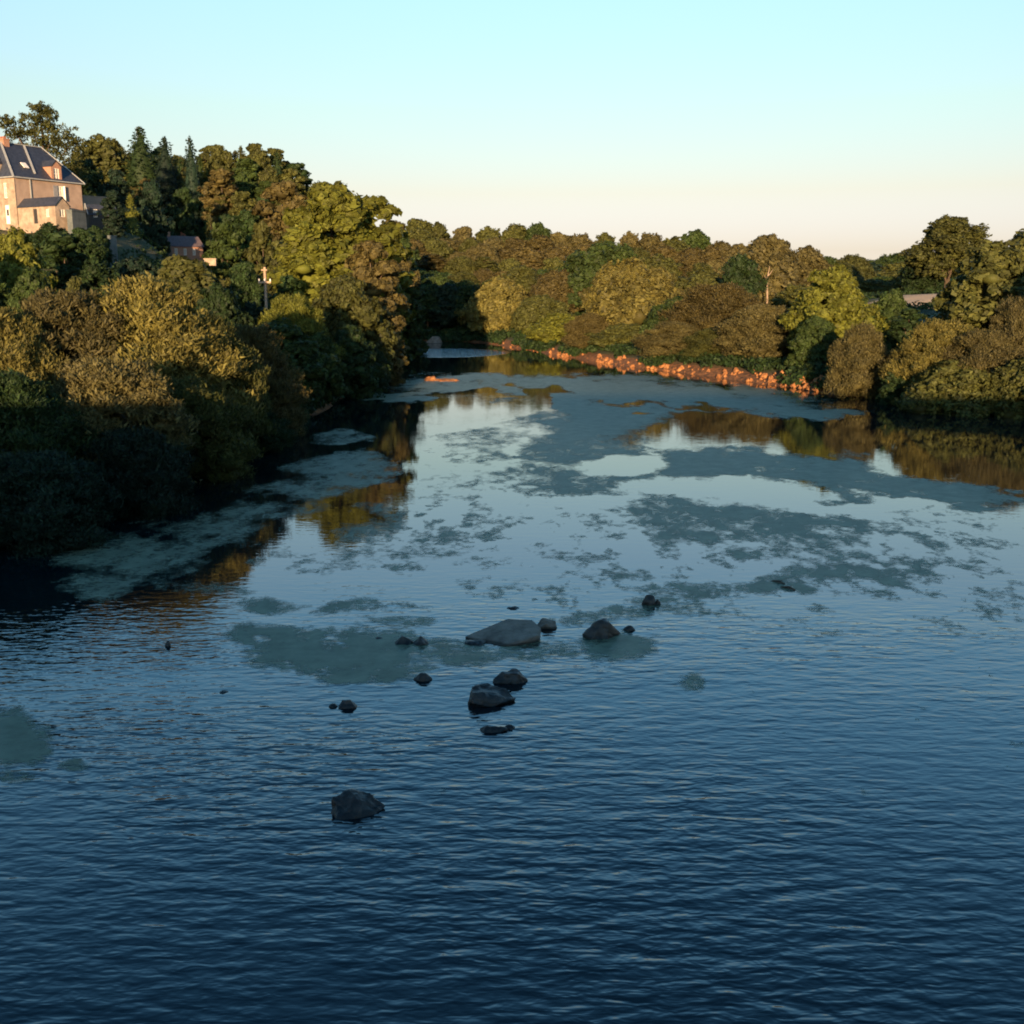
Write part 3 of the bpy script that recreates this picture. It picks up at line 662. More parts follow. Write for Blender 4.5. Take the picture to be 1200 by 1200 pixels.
# ------------------------------------------------------------------ undergrowth
rng = np.random.default_rng(99)
def scatter():
    n = 26000
    x = rng.uniform(-130, 150, n); y = 25 + 330 * rng.random(n) ** .8
    # a denser fringe that hangs over the water line
    k = np.repeat(np.arange(len(PX) - 1), 500); t = rng.random(len(k)); o_ = rng.uniform(-.5, 5, len(k))
    ex = PX[k + 1] - PX[k]; ey = PY[k + 1] - PY[k]; el = np.hypot(ex, ey)
    fx = PX[k] + ex * t; fy = PY[k] + ey * t; sg = 1.0
    ax_ = fx + ey / el * o_; ay_ = fy - ex / el * o_
    bx_ = fx - ey / el * o_; by_ = fy + ex / el * o_
    inside = sdist(ax_, ay_) < 0
    x = np.concatenate([x, np.where(inside, bx_, ax_)]); y = np.concatenate([y, np.where(inside, by_, ay_)])
    sd = sdist(x, y); near_ = np.arange(len(x)) >= n
    ok = (sd > np.where(near_, .1, 1.2)) & (np.abs(x) < y * .56 + 8) & (y > 22) & ~((((x - 84) / 26) ** 2 + ((y - 212) / 20) ** 2) < 1.05)
    # leave the stone bank bare next to the water
    ppx, ppy = topix(x, y)
    ok &= ~((x > -10) & (y > 99) & (y < 205) & (sd < .2 + 7 * np.clip(fbm(x / 2.5, y / 4, 2, 3) - .32, 0, .4)) & (ppx > 562) & ~((ppx > 612) & (ppx < 640)))
    hx = (x + 67.2) * .479 + (y - 150) * .878; hy = -(x + 67.2) * .878 + (y - 150) * .479
    ok &= ~((hx > -.6) & (hx < 11.6) & (hy > -8.2) & (hy < 11)); ok &= ~((x > -63) & (x < -56) & (y > 185) & (y < 196))
    x = x[ok]; y = y[ok]; z = terr(x, y); near_ = near_[ok]
    per = 12; N_ = len(x) * per
    r_ = (.5 + rng.random(len(x)) * .9) * np.where(near_, .75, 1)
    cc = np.repeat(np.stack([x, y, z + r_ * .35], -1), per, 0)
    off = unit(N_) * (rng.random(N_) ** .5)[:, None] * np.repeat(r_, per)[:, None]; off[:, 2] = np.abs(off[:, 2]) * .9
    dd = off / (np.linalg.norm(off, axis=1)[:, None] + 1e-9)
    s = (.26 + .0020 * np.repeat(y, per)) * (.6 + rng.random(N_) * .8)
    return quads(cc + off, dd, s, s * .5)
V, Fc = scatter()
ug = link('undergrowth', quadmesh('undergrowth', V, Fc), None, LM['deep green'])
tag(ug, 'dark green brambles and undergrowth between the trees', 'undergrowth', None, 'stuff')

# ------------------------------------------------------------------ rocks
M_rock = solid('river_rock', [(.085, .062, .045), (.17, .13, .10), (.23, .18, .14)], 3, .8, .6, 9, dist=.05)
M_wet = solid('wet_rock', [(.014, .010, .008), (.038, .027, .020), (.065, .047, .036)], 3.5, .45, .6, 9, dist=.05)
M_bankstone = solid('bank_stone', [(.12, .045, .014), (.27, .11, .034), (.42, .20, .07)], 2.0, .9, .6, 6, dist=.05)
for mt_, z0_ in ((M_wet, .10), (M_rock, .07)):      # darker wet band just above the water
    nt = mt_.node_tree; L = nt.links; pb = [n for n in nt.nodes if n.type == 'BSDF_PRINCIPLED'][0]; src = pb.inputs['Base Color'].links[0].from_socket
    tcz = N(nt, 'ShaderNodeTexCoord'); sz = N(nt, 'ShaderNodeSeparateXYZ'); L.new(tcz.outputs['Object'], sz.inputs[0])
    mz = N(nt, 'ShaderNodeMapRange'); mz.inputs[1].default_value = z0_ - .03; mz.inputs[2].default_value = z0_; mz.inputs[3].default_value = .3; mz.inputs[4].default_value = 1; L.new(sz.outputs[2], mz.inputs[0])
    vm = N(nt, 'ShaderNodeVectorMath', operation='SCALE'); L.new(src, vm.inputs[0]); L.new(mz.outputs[0], vm.inputs['Scale']); L.new(vm.outputs[0], pb.inputs['Base Color'])
def rock_mesh(name, hulls, seed, bev=.05, amp=.035, sm=.32):
    bm = bmesh.new(); rr = random.Random(seed)
    for pts in hulls:
        b2 = bmesh.new()
        for p in pts: b2.verts.new(p)
        r_ = bmesh.ops.convex_hull(b2, input=b2.verts[:])
        bmesh.ops.delete(b2, geom=list({g_ for g_ in r_['geom_interior'] + r_['geom_unused'] if isinstance(g_, bmesh.types.BMVert)}), context='VERTS')
        bmesh.ops.triangulate(b2, faces=b2.faces[:])
        for it in range(3):
            mxl = max(e_.calc_length() for e_ in b2.edges)
            bmesh.ops.subdivide_edges(b2, edges=[e_ for e_ in b2.edges if e_.calc_length() > mxl * .35], cuts=1, use_grid_fill=True)
            bmesh.ops.triangulate(b2, faces=[f_ for f_ in b2.faces if len(f_.verts) > 3])
            if it == 2: bmesh.ops.smooth_vert(b2, verts=b2.verts[:], factor=sm, use_axis_x=True, use_axis_y=True, use_axis_z=True)
        t = bpy.data.meshes.new('t'); b2.to_mesh(t); b2.free(); bm.from_mesh(t); bpy.data.meshes.remove(t)
    bm.normal_update()
    co = np.array([v.co[:] for v in bm.verts])
    n1 = fbm(co[:, 0] * 3 + seed, co[:, 1] * 3 + co[:, 2] * 2.3, 3, seed) - .5
    for v, n_ in zip(bm.verts, n1): v.co += v.normal * float(n_) * amp * 4
    for f in bm.faces: f.smooth = False
    me = bpy.data.meshes.new(name); bm.to_mesh(me); bm.free(); return me
def hullpts(w_, d_, h_, seed, n=16, flat=.5):
    rr = random.Random(seed); P = []
    for k in range(n):
        a = rr.uniform(0, 6.28); q = rr.uniform(.75, 1)
        P.append((math.cos(a) * w_ / 2 * q, math.sin(a) * d_ / 2 * q, rr.uniform(-.15, .2) * h_))
    for k in range(n // 2):
        a = rr.uniform(0, 6.28); q = rr.uniform(.1, flat)
        P.append((math.cos(a) * w_ / 2 * q, math.sin(a) * d_ / 2 * q, h_ * rr.uniform(.8, 1)))
    P.append((0, 0, -.3)); return P
def place_rock(px, py, mesh, mat, label, z=0, rz=0):
    x, y = wat(px, py); o = link('rock', mesh, None, mat); o.location = (x, y, z); o.rotation_euler = (0, 0, rz)
    tag(o, label, 'rock', 'rocks standing in the river'); return o
def s_at(py): return wat(600, py)[1] / F / math.cos(0.0)     # metres per pixel
# big tilted slab: pointed at the left, thick at the right
def slab():
    s = wat(600, 750)[1] / F
    P = [(-50 * s, 0, .05), (-38 * s, -.2, .03), (-5 * s, -.62, .0), (12 * s, -.66, .05), (38 * s, -.32, .14), (44 * s, -.15, .1), (44 * s, .35, .18), (34 * s, .85, .25), (4 * s, .85, .27), (-16 * s, .5, .17),
         (-46 * s, 0, -.2), (-5 * s, -.6, -.3), (36 * s, -.3, -.3), (30 * s, .9, -.3), (39 * s, -.3, .18), (10 * s, -.6, .1)]
    return rock_mesh('rock', [P], 3, .04, .012, .06)
place_rock(592, 748, slab(), M_rock, 'largest rock, a flat wedge shaped slab pointing left in mid river')
def rk(px, py, wpx, hpx, label, seed, mat=M_wet, d=.8, flat=.5, hulls=None, bev=.06):
    s = wat(600, py)[1] / F; w_ = wpx * s * 1.08; h_ = max(.7 * hpx, hpx - .2 * d * wpx) * s
    me = rock_mesh('rock', hulls(w_, h_) if hulls else [hullpts(w_, w_ * d, h_, seed, flat=flat)], seed, min(bev, w_ * .08), min(.05, w_ * .05))
    return place_rock(px, py, me, mat, label)
rk(640, 735, 28, 13, 'pale flat topped rock touching the back right of the large slab', 5, M_rock, .8, .85)
rk(559, 754, 30, 5, 'thin dark flat stone under the left point of the large slab', 6, M_wet, .7, .8)
rk(705, 744, 50, 30, 'dome shaped dark rock right of the large slab', 7, M_wet, .8, .6)
rk(738, 738, 15, 7, 'small round dark stone beside the dome shaped rock', 8)
rk(762, 708, 25, 17, 'lumpy dark rock farthest upstream, top right of the rock group', 9, M_wet, .8, .5,
   hulls=lambda w_, h_: [hullpts(w_ * .75, w_ * .7, h_, 9), [(p[0] + w_ * .33, p[1], p[2] * .55) for p in hullpts(w_ * .4, w_ * .4, h_, 10)]])
rk(483, 754, 42, 15, 'double humped dark rock left of the large slab', 11, M_wet, .7, .3,
   hulls=lambda w_, h_: [[(p[0] - w_ * .22, p[1], p[2] * .85) for p in hullpts(w_ * .6, w_ * .5, h_, 12, flat=.3)], [(p[0] + w_ * .2, p[1], p[2]) for p in hullpts(w_ * .62, w_ * .5, h_, 13, flat=.3)]])
rk(597, 798, 52, 20, 'dark faceted rock right behind the blocky one, mid river', 14, M_wet, .5, .75)
rk(578, 822, 56, 26, 'blocky dark rock with a steep left side, front of the close pair', 15, M_wet, .7, .6,
   hulls=lambda w_, h_: [[(-.48 * w_, -.25 * w_, 0), (-.5 * w_, .2 * w_, 0), (-.46 * w_, .15 * w_, h_), (-.4 * w_, -.15 * w_, h_ * .75), (-.1 * w_, .3 * w_, h_ * 1.0), (.25 * w_, .2 * w_, h_ * .75), (.5 * w_, .05 * w_, h_ * .2), (.2 * w_, -.25 * w_, h_ * .25), (.3 * w_, -.15 * w_, 0), (0, -.35 * w_, 0), (-.2 * w_, 0, -.4), (.3 * w_, .1 * w_, -.3), (-.45 * w_, -.28 * w_, h_ * .3)]])
rk(577, 856, 34, 12, 'low dark rock with a small tail stone, nearest of the middle column', 16, M_wet, .6, .4)
rk(597, 853, 14, 6, 'tiny stone at the right tip of the low dark rock', 17)
rk(496, 796, 26, 11, 'small pointed rock between the double humped rock and the blocky one', 18, M_wet, .7, .4)
rk(403, 828, 34, 14, 'brownish rounded rock with a flat left tail, left of the group', 19, M_wet, .7, .5,
   hulls=lambda w_, h_: [[(p[0] + w_ * .1, p[1], p[2]) for p in hullpts(w_ * .8, w_ * .6, h_, 20)], [(p[0] - w_ * .35, p[1], p[2] * .3) for p in hullpts(w_ * .35, w_ * .3, h_, 21)]])
rk(418, 950, 66, 28, 'nearest rock, dark and rounded, alone in the foreground water', 22, M_wet, .75, .6,
   hulls=lambda w_, h_: [[(-.48 * w_, -.1 * w_, 0), (-.45 * w_, .25 * w_, 0), (-.44 * w_, .05 * w_, h_ * .95), (-.2 * w_, .25 * w_, h_ * 1.1), (-.3 * w_, -.2 * w_, h_ * .4), (.1 * w_, .25 * w_, h_ * .95), (.3 * w_, .15 * w_, h_ * .6), (.52 * w_, .1 * w_, h_ * .12), (.35 * w_, -.12 * w_, 0), (0, -.3 * w_, 0), (-.3 * w_, -.3 * w_, 0), (.1 * w_, -.1 * w_, h_ * .5), (0, 0, -.4)]], bev=.08)
rk(556, 837, 6, 3, 'pebble sized stone between the blocky rock and the low dark rock', 23)
rk(444, 748, 11, 3, 'sliver of dark stone left of the double humped rock', 24)
rk(601, 713, 16, 4, 'thin dark stone just behind the large slab', 25)
rk(197, 757, 8, 8, 'small dark stone alone in the ripples near the left shade', 26, d=.9)
rk(262, 811, 12, 3, 'flat dark stone in the left foreground ripples', 27)
rk(62, 852, 12, 3, 'flat brownish stone beside the weed patch at the left edge', 28)
rk(505, 446, 17, 7, 'orange sunlit boulder in the far water left of the channel middle', 29, M_bankstone, 1.2, .5)
rk(524, 446, 30, 3, 'low orange gravel bar trailing right of the sunlit boulder', 30, M_bankstone, 1.0, .8)
rk(510, 402, 20, 11, 'grey rounded boulder at the head of the far channel', 31, M_rock, 1.0, .5)
# floating twigs
def twig(px, py, l, ang, label):
    x, y = wat(px, py); parts = [tube([(-l / 2, 0, .0), (0, .02, .05), (l / 2, 0, .02)], [.03, .04, .02], 6), tube([(0, .02, .04), (l * .2, .1, .1)], [.02, .008], 5)]
    o = link('twig', merge_tri_quads('twig', parts, []), None, M_bark); o.location = (x, y, 0); o.rotation_euler = (0, 0, ang); tag(o, label, 'twig')
twig(912, 683, .5, -.9, 'dark twig floating by the weed, upper left of a pair')
twig(923, 690, .5, -.7, 'dark twig floating by the weed, lower right of a pair')

# stones along the right bank: each its own object
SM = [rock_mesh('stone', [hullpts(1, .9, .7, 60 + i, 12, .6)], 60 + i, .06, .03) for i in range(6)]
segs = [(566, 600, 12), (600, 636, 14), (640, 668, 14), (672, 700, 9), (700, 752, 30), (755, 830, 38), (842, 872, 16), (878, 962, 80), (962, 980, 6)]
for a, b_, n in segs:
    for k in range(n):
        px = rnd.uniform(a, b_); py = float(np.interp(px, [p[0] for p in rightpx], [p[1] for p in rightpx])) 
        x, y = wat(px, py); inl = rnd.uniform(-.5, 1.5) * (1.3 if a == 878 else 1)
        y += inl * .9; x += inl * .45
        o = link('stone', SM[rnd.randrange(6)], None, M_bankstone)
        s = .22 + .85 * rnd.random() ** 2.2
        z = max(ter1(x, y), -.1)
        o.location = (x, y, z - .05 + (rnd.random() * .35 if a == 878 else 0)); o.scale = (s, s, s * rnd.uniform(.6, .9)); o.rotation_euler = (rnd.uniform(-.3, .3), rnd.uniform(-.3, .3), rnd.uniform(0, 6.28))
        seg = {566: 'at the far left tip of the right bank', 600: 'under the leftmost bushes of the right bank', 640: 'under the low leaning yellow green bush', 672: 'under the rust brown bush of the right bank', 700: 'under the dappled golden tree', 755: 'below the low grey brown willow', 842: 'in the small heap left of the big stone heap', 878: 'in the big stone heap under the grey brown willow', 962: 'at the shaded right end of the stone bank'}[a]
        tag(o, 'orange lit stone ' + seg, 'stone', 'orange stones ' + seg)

# ------------------------------------------------------------------ building helpers
class MB:
    def __init__(s): s.v = []; s.f = []
    def quad(s, *p):
        n = len(s.v); s.v += [tuple(q_) for q_ in p]; s.f.append(tuple(range(n, n + len(p))))
    def box(s, x0, x1, y0, y1, z0, z1):
        n = len(s.v); s.v += [(x, y, z) for z in (z0, z1) for y in (y0, y1) for x in (x0, x1)]
        for f in ((0, 2, 3, 1), (4, 5, 7, 6), (0, 1, 5, 4), (1, 3, 7, 5), (3, 2, 6, 7), (2, 0, 4, 6)): s.f.append(tuple(n + i for i in f))
    def bar(s, p, q_, w_, h_):
        p = Vector(p); q_ = Vector(q_); d = (q_ - p).normalized(); a = d.cross(Vector((0, 0, 1))).normalized() * w_ / 2; u = a.cross(d).normalized() * h_ / 2
        n = len(s.v)
        for c in (p, q_):
            for sg in ((-1, -1), (1, -1), (1, 1), (-1, 1)): s.v.append(tuple(c + a * sg[0] + u * sg[1]))
        for f in ((0, 1, 2, 3), (7, 6, 5, 4), (0, 4, 5, 1), (1, 5, 6, 2), (2, 6, 7, 3), (3, 7, 4, 0)): s.f.append(tuple(n + i for i in f))
    def wall(s, o, u, n_in, W_, H_, ops, rev=.18):
        """wall panel with openings: o origin, u unit along, n_in inward normal"""
        o = Vector(o); u = Vector(u); n_ = Vector(n_in); up = Vector((0, 0, 1))
        xs_ = sorted({0, W_} | {a for op in ops for a in op[:2]}); zs_ = sorted({0, H_} | {a for op in ops for a in op[2:]})
        P = lambda a, z, d=0: o + u * a + up * z + n_ * d
        for i in range(len(xs_) - 1):
            for j in range(len(zs_) - 1):
                cx = (xs_[i] + xs_[i + 1]) / 2; cz = (zs_[j] + zs_[j + 1]) / 2
                if any(a < cx < b_ and c < cz < d for a, b_, c, d in ops): continue
                s.quad(P(xs_[i], zs_[j]), P(xs_[i + 1], zs_[j]), P(xs_[i + 1], zs_[j + 1]), P(xs_[i], zs_[j + 1]))
        for a, b_, c, d in ops:
            s.quad(P(a, c), P(a, c, rev), P(a, d, rev), P(a, d)); s.quad(P(b_, c), P(b_, d), P(b_, d, rev), P(b_, c, rev))
            s.quad(P(a, c), P(b_, c), P(b_, c, rev), P(a, c, rev)); s.quad(P(a, d), P(a, d, rev), P(b_, d, rev), P(b_, d))
    def build(s, name, mat, parent):
        me = bpy.data.meshes.new(name); me.from_pydata(s.v, [], s.f); me.update()
        bm = bmesh.new(); bm.from_mesh(me); bmesh.ops.recalc_face_normals(bm, faces=bm.faces[:]); bm.to_mesh(me); bm.free()
        return link(name, me, parent, mat)
M_stone = solid('warm_limestone', [(.20, .15, .11), (.29, .225, .165), (.40, .31, .235)], 1.2, .9, .4, 5)
M_render = solid('pink_render', [(.25, .18, .14), (.36, .265, .205)], .8, .9, .2, 6)
M_slate = solid('slate', [(.018, .022, .034), (.045, .052, .072)], 2.5, .55, .3, 7)
M_zinc = solid('pale_zinc', [(.24, .25, .25), (.34, .35, .34)], 2, .5, 0)
M_brick = solid('orange_brick', [(.26, .135, .09), (.38, .21, .14)], 5, .9, .3)
M_white = solid('white_paint', [(.68, .64, .58), (.8, .76, .7)], 3, .5, 0)
M_shutter = solid('grey_shutter', [(.16, .16, .17), (.24, .24, .25)], 3, .6, 0)
M_tile = solid('red_tile', [(.22, .085, .055), (.38, .16, .10)], 4, .9, .4, 9)
M_shaded_grey = solid('shaded_grey_cement', [(.065, .078, .078), (.13, .145, .14)], 1.2, .9, .3)  # cement colour lowered so the retaining walls look tree-shaded
M_wood = solid('weathered_pole_wood', [(.28, .19, .13), (.42, .30, .21)], 5, .9, .3)
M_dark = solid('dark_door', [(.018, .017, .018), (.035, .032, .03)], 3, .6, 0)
m, nt, out = newmat('window_glass'); b = N(nt, 'ShaderNodeBsdfPrincipled', Roughness=.12, IOR=1.5); b.inputs['Base Color'].default_value = (.32, .30, .26, 1); b.inputs['Specular IOR Level'].default_value = .8
nt.links.new(b.outputs[0], out.inputs[0]); M_glass = m

def window(parent, o, u, n_in, a, b_, c, d, name='window', bars=1, fr=.09, mat=None):
    o = Vector(o); u = Vector(u); n_ = Vector(n_in); up = Vector((0, 0, 1))
    P = lambda x, z, q_: o + u * x + up * z + n_ * q_
    f = MB()
    def pc(x0, x1, z0, z1, q0, q1):
        n0 = len(f.v); f.v += [tuple(P(x, z, q_)) for q_ in (q0, q1) for z in (z0, z1) for x in (x0, x1)]
        for ff in ((0, 2, 3, 1), (4, 5, 7, 6), (0, 1, 5, 4), (1, 3, 7, 5), (3, 2, 6, 7), (2, 0, 4, 6)): f.f.append(tuple(n0 + i for i in ff))
    pc(a, a + fr, c, d, .07, .15); pc(b_ - fr, b_, c, d, .07, .15); pc(a + fr, b_ - fr, c, c + fr, .07, .15); pc(a + fr, b_ - fr, d - fr, d, .07, .15)
    mid = (a + b_) / 2; pc(mid - .035, mid + .035, c + fr, d - fr, .075, .145)
    for k in range(bars):
        z = c + (d - c) * (k + 1) / (bars + 1); pc(a + fr, mid - .035, z - .03, z + .03, .08, .14); pc(mid + .035, b_ - fr, z - .03, z + .03, .08, .14)
    w_ = f.build(name, mat or M_white, parent)
    g_ = MB(); g_.quad(P(a, c, .125), P(b_, c, .125), P(b_, d, .125), P(a, d, .125)); g_.build('pane', M_glass, w_)
    return w_

# ------------------------------------------------------------------ manor house
ang = math.atan2(.88, .48)
ZB = 18.0
mh = empty('manor_house', (-67.2, 150, ZB), ang); tag(mh, 'tall stone manor house with a steep blue slate roof on the left hill', 'house')
EH = 6.3; LX = 11.0; LY = 10.0
frontops = [(1.6, 2.3, 3.5, 5.5), (1.5, 2.4, .1, 2.6), (5.0, 5.8, 3.5, 5.5), (5.0, 5.8, .8, 2.6)]
sideops = [(6.9, 7.75, 3.6, 5.6)]
f = MB(); f.wall((0, LY, -1.5), (0, -1, 0), (1, 0, 0), LY, EH + 1.5, [(LY - b_, LY - a, c + 1.5, d + 1.5) for a, b_, c, d in frontops])
f.wall((LX, LY, -1.5), (-1, 0, 0), (0, -1, 0), LX, EH + 1.5, []); f.build('front_wall', M_stone, mh)
f = MB(); f.wall((0.002, 0, -1.5), (1, 0, 0), (0, 1, 0), LX, EH + 1.5, [(a, b_, c + 1.5, d + 1.5) for a, b_, c, d in sideops])
f.wall((LX, 0, -1.5), (0, 1, 0), (-1, 0, 0), LY, EH + 1.5, []); f.build('side_wall', M_render, mh)
for a, b_, c, d in frontops:
    if c < .5:
        dr = MB(); dr.box(.08, .16, a, b_, c, d); dd = dr.build('door', M_white, mh); dd['label'] = 'pale front door with a dark glazed square'
        g2 = MB(); g2.box(.06, .079, a + .25, b_ - .25, 1.2, 2.0); g2.build('pane', M_dark, dd)
    else: window(mh, (0, LY, 0), (0, -1, 0), (1, 0, 0), LY - b_, LY - a, c, d, bars=2)
for a, b_, c, d in sideops: window(mh, (0, 0, 0), (1, 0, 0), (0, 1, 0), a, b_, c, d, bars=2)
f = MB(); f.box(6.15, 6.85, -.07, -.01, 3.6, 5.6); f.build('shutter', M_shutter, mh)
f = MB(); f.box(7.8, 7.87, -.4, -.01, 3.6, 5.6); f.build('shutter', M_white, mh)
# quoins, sills and string of the stone front corner
f = MB()
for k in range(10): f.box(-.05, .04, .0 - .06, .55 if k % 2 else .32, k * .6, k * .6 + .56)
f.build('quoins', M_stone, mh)
for a, b_, c, d in frontops: f = MB(); f.box(-.12, -.003, a - .12, b_ + .12, c - .14, c - .004); f.build('window_sill', M_stone, mh)
for a, b_, c, d in sideops: f = MB(); f.box(a - .12, b_ + .12, -.12, -.003, c - .14, c - .004); f.build('window_sill', M_stone, mh)
f = MB(); ov = .35; RZ = EH + 4.9
A = (-ov, -ov, EH - .1); B = (LX + ov, -ov, EH - .1); C_ = (LX + ov, LY + ov, EH - .1); D0 = (-ov, LY + ov, EH - .1); E1 = (2.2, 5, RZ); E2 = (8.8, 5, RZ)
f.quad(A, B, E2, E1); f.quad(B, C_, E2); f.quad(C_, D0, E1, E2); f.quad(D0, A, E1); f.quad(A, D0, C_, B)
rf = f.build('roof', M_slate, mh)
f = MB()
def offp(p, k=.05): return (p[0] - k * .4, p[1] - k, p[2] + k)
f.bar(offp(A), offp(E1), .28, .08); f.bar(offp(B), offp(E2), .2, .08); f.bar((E1[0], 5, RZ + .04), (E2[0], 5, RZ + .04), .25, .1); f.bar((-ov, LY + ov, EH - .03), (E1[0] - .03, 5.03, RZ + .05), .2, .08)
f.build('hip_flashing', M_zinc, rf)
p_r = Vector((5.8, 5, RZ)); sl = lambda x, t: (x, -ov + (5 + ov) * t, EH - .1 + (RZ - EH + .1) * t)
f = MB(); f.bar(Vector(sl(3.7, .15)) + Vector((0, -.06, .06)), Vector(sl(5.8, .98)) + Vector((0, -.06, .06)), .26, .12); f.build('valley_flashing', M_zinc, rf)
f = MB(); f.box(-.42, -.36, -.4, LY + .4, EH - .2, EH - .05); f.box(-.4, LX + .4, -.42, -.355, EH - .2, EH - .05); f.build('gutter', M_zinc, rf)
for cx, cy in ((2.7, 5.1),):
    f = MB(); f.box(cx - .45, cx + .45, cy - .7, cy + .7, RZ - 1.2, RZ + .35); f.box(cx - .52, cx + .52, cy - .77, cy + .77, RZ + .352, RZ + .5); ch = f.build('chimney', M_brick, rf)
    f = MB(); f.box(cx - .2, cx + .2, cy - .45, cy - .1, RZ + .502, RZ + .8); f.box(cx - .2, cx + .2, cy + .1, cy + .45, RZ + .502, RZ + .8); f.build('chimney_pot', M_tile, ch)
# dormers
def dormer(cx, w_, z0, z1, mat, side, lab):
    """side='s' on the side slope (faces -y), 'f' on the front slope (faces -x)"""
    T = (lambda a, d, z: (a, d, z)) if side == 's' else (lambda a, d, z: (d, a, z))
    a, b_ = cx - w_ / 2, cx + w_ / 2; f = MB(); dp = 3.2 if side == 's' else 1.5
    d0 = -.05
    f.quad(T(a, d0, z0), T(a, d0, z1), T(a, dp, z1), T(a, dp, z0)); f.quad(T(b_, d0, z0), T(b_, dp, z0), T(b_, dp, z1), T(b_, d0, z1))
    ww = w_ * .24
    u = (1, 0, 0) if side == 's' else (0, 1, 0); n_ = (0, 1, 0) if side == 's' else (1, 0, 0)
    o = T(a, d0, z0)
    f.wall(o, u, n_, w_, z1 - z0, [(ww, w_ - ww, .25, z1 - z0 - .25)])
    f.quad(T(a, d0, z1), T(b_, d0, z1), T(cx, d0, z1 + w_ * .45))
    dm = f.build('dormer', mat, rf); dm['label'] = lab
    window(dm, o, u, n_, ww, w_ - ww, .25, z1 - z0 - .25, 'dormer_window', 1)
    g_ = MB(); e_ = .15
    for s_ in (-1, 1):
        q_ = cx + s_ * (w_ / 2 + e_)
        g_.quad(T(q_, d0 - e_, z1 - .08), T(cx, d0 - e_, z1 + w_ * .45 + .1), T(cx, dp + .4, z1 + w_ * .45 + .1), T(q_, dp + .4, z1 - .08))
    g_.build('dormer_roof', M_slate, dm)
dormer(6.9, 1.7, EH - .1, EH + 1.9, M_brick, 's', 'orange brick dormer on the side slope of the roof')
dormer(3.7, 1.6, EH - .1, EH + 1.8, M_stone, 'f', 'stone dormer above the front wall')
f = MB(); p0 = Vector(sl(3.0, .28)); p1 = Vector(sl(3.0, .42)); f.bar(p0 + Vector((0, -.1, .1)), p1 + Vector((0, -.1, .1)), .8, .1); f.build('skylight', M_white, rf)
# drainpipe
f = MB(); f.box(2.36, 2.48, -.16, -.04, 0, EH - .15); f.build('drainpipe', M_zinc, mh)
# annex wing
AX0, AX1, AY = .15, 2.4, -7.5
f = MB(); f.wall((AX0, -.01, -1.2), (0, -1, 0), (1, 0, 0), 7.5, 3.5, [(3.1, 3.9, 1.2, 3.1), (5.6, 6.3, 2.0, 3.0)])
f.wall((AX0 + .002, AY, -1.2), (1, 0, 0), (0, 1, 0), AX1 - AX0, 3.5, [(.7, 1.5, 2.0, 3.0)])
f.wall((AX1, AY, -1.2), (0, 1, 0), (-1, 0, 0), 7.5, 3.5, []); f.quad((AX0, AY, 2.3), (AX1, AY, 2.3), ((AX0 + AX1) / 2, AY, 3.35))
an = f.build('annex', M_stone, mh); an['label'] = 'low annex wing with its own slate roof'
f = MB(); cxr = (AX0 + AX1) / 2
for x_, s_ in ((AX0 - .2, -1), (AX1 + .2, 1)): f.quad((x_, AY - .2, 2.15), (cxr, AY - .2, 3.45), (cxr, -.02, 3.45), (x_, -.02, 2.15))
f.build('annex_roof', M_slate, an)
dr = MB(); dr.box(AX0 + .08, AX0 + .15, -3.91, -3.11, 0, 1.9); dr.build('door', M_dark, an)
window(an, (AX0, -.01, -1.2), (0, -1, 0), (1, 0, 0), 5.6, 6.3, 2.0, 3.0, bars=0, fr=.07)
window(an, (AX0, AY, -1.2), (1, 0, 0), (0, 1, 0), .7, 1.5, 2.0, 3.0, bars=0, fr=.07)

# retaining walls and outbuildings near the manor
def wallthing(name, px0, px1, y0, y1, D, th, mat, label, cat, cope=M_shaded_grey, tilt=0, pilaster=False, foot=2.5):
    a = at(px0, y0, D); c = at(px1, y1, D + tilt)
    e = empty(name, (a[0], D, a[2] - (at(px0, y0, D)[2] - at(px0, y1, D)[2])), math.atan2(tilt, c[0] - a[0])); w_ = math.hypot(c[0] - a[0], tilt); h_ = at(px0, y0, D)[2] - at(px0, y1, D)[2]
    f = MB(); f.box(0, w_, 0, th, -foot, h_)
    if pilaster: f.box(w_ * .55, w_ * .66, -.25, -.002, -2.5, h_ - .1)
    f.build('wall_body', mat, e)
    f = MB(); f.box(-.08, w_ + .08, -.08, th + .08, h_ + .002, h_ + .16); f.build('coping', cope, e)
    tag(e, label, cat); return e
wallthing('retaining_wall', 84, 103, 247, 281, 146, .8, M_shaded_grey, 'grey retaining wall under the right corner of the manor', 'wall', M_shaded_grey, 3)
wallthing('retaining_wall', 103, 138, 277, 306, 142, .8, M_shaded_grey, 'pale retaining wall with a pilaster, lower right of the manor', 'wall', M_shaded_grey, 1, True)
wallthing('garden_wall', 97, 127, 230, 252, 166, .5, M_render, 'pink garden wall with a pale coping right of the manor', 'wall', M_stone, 3)
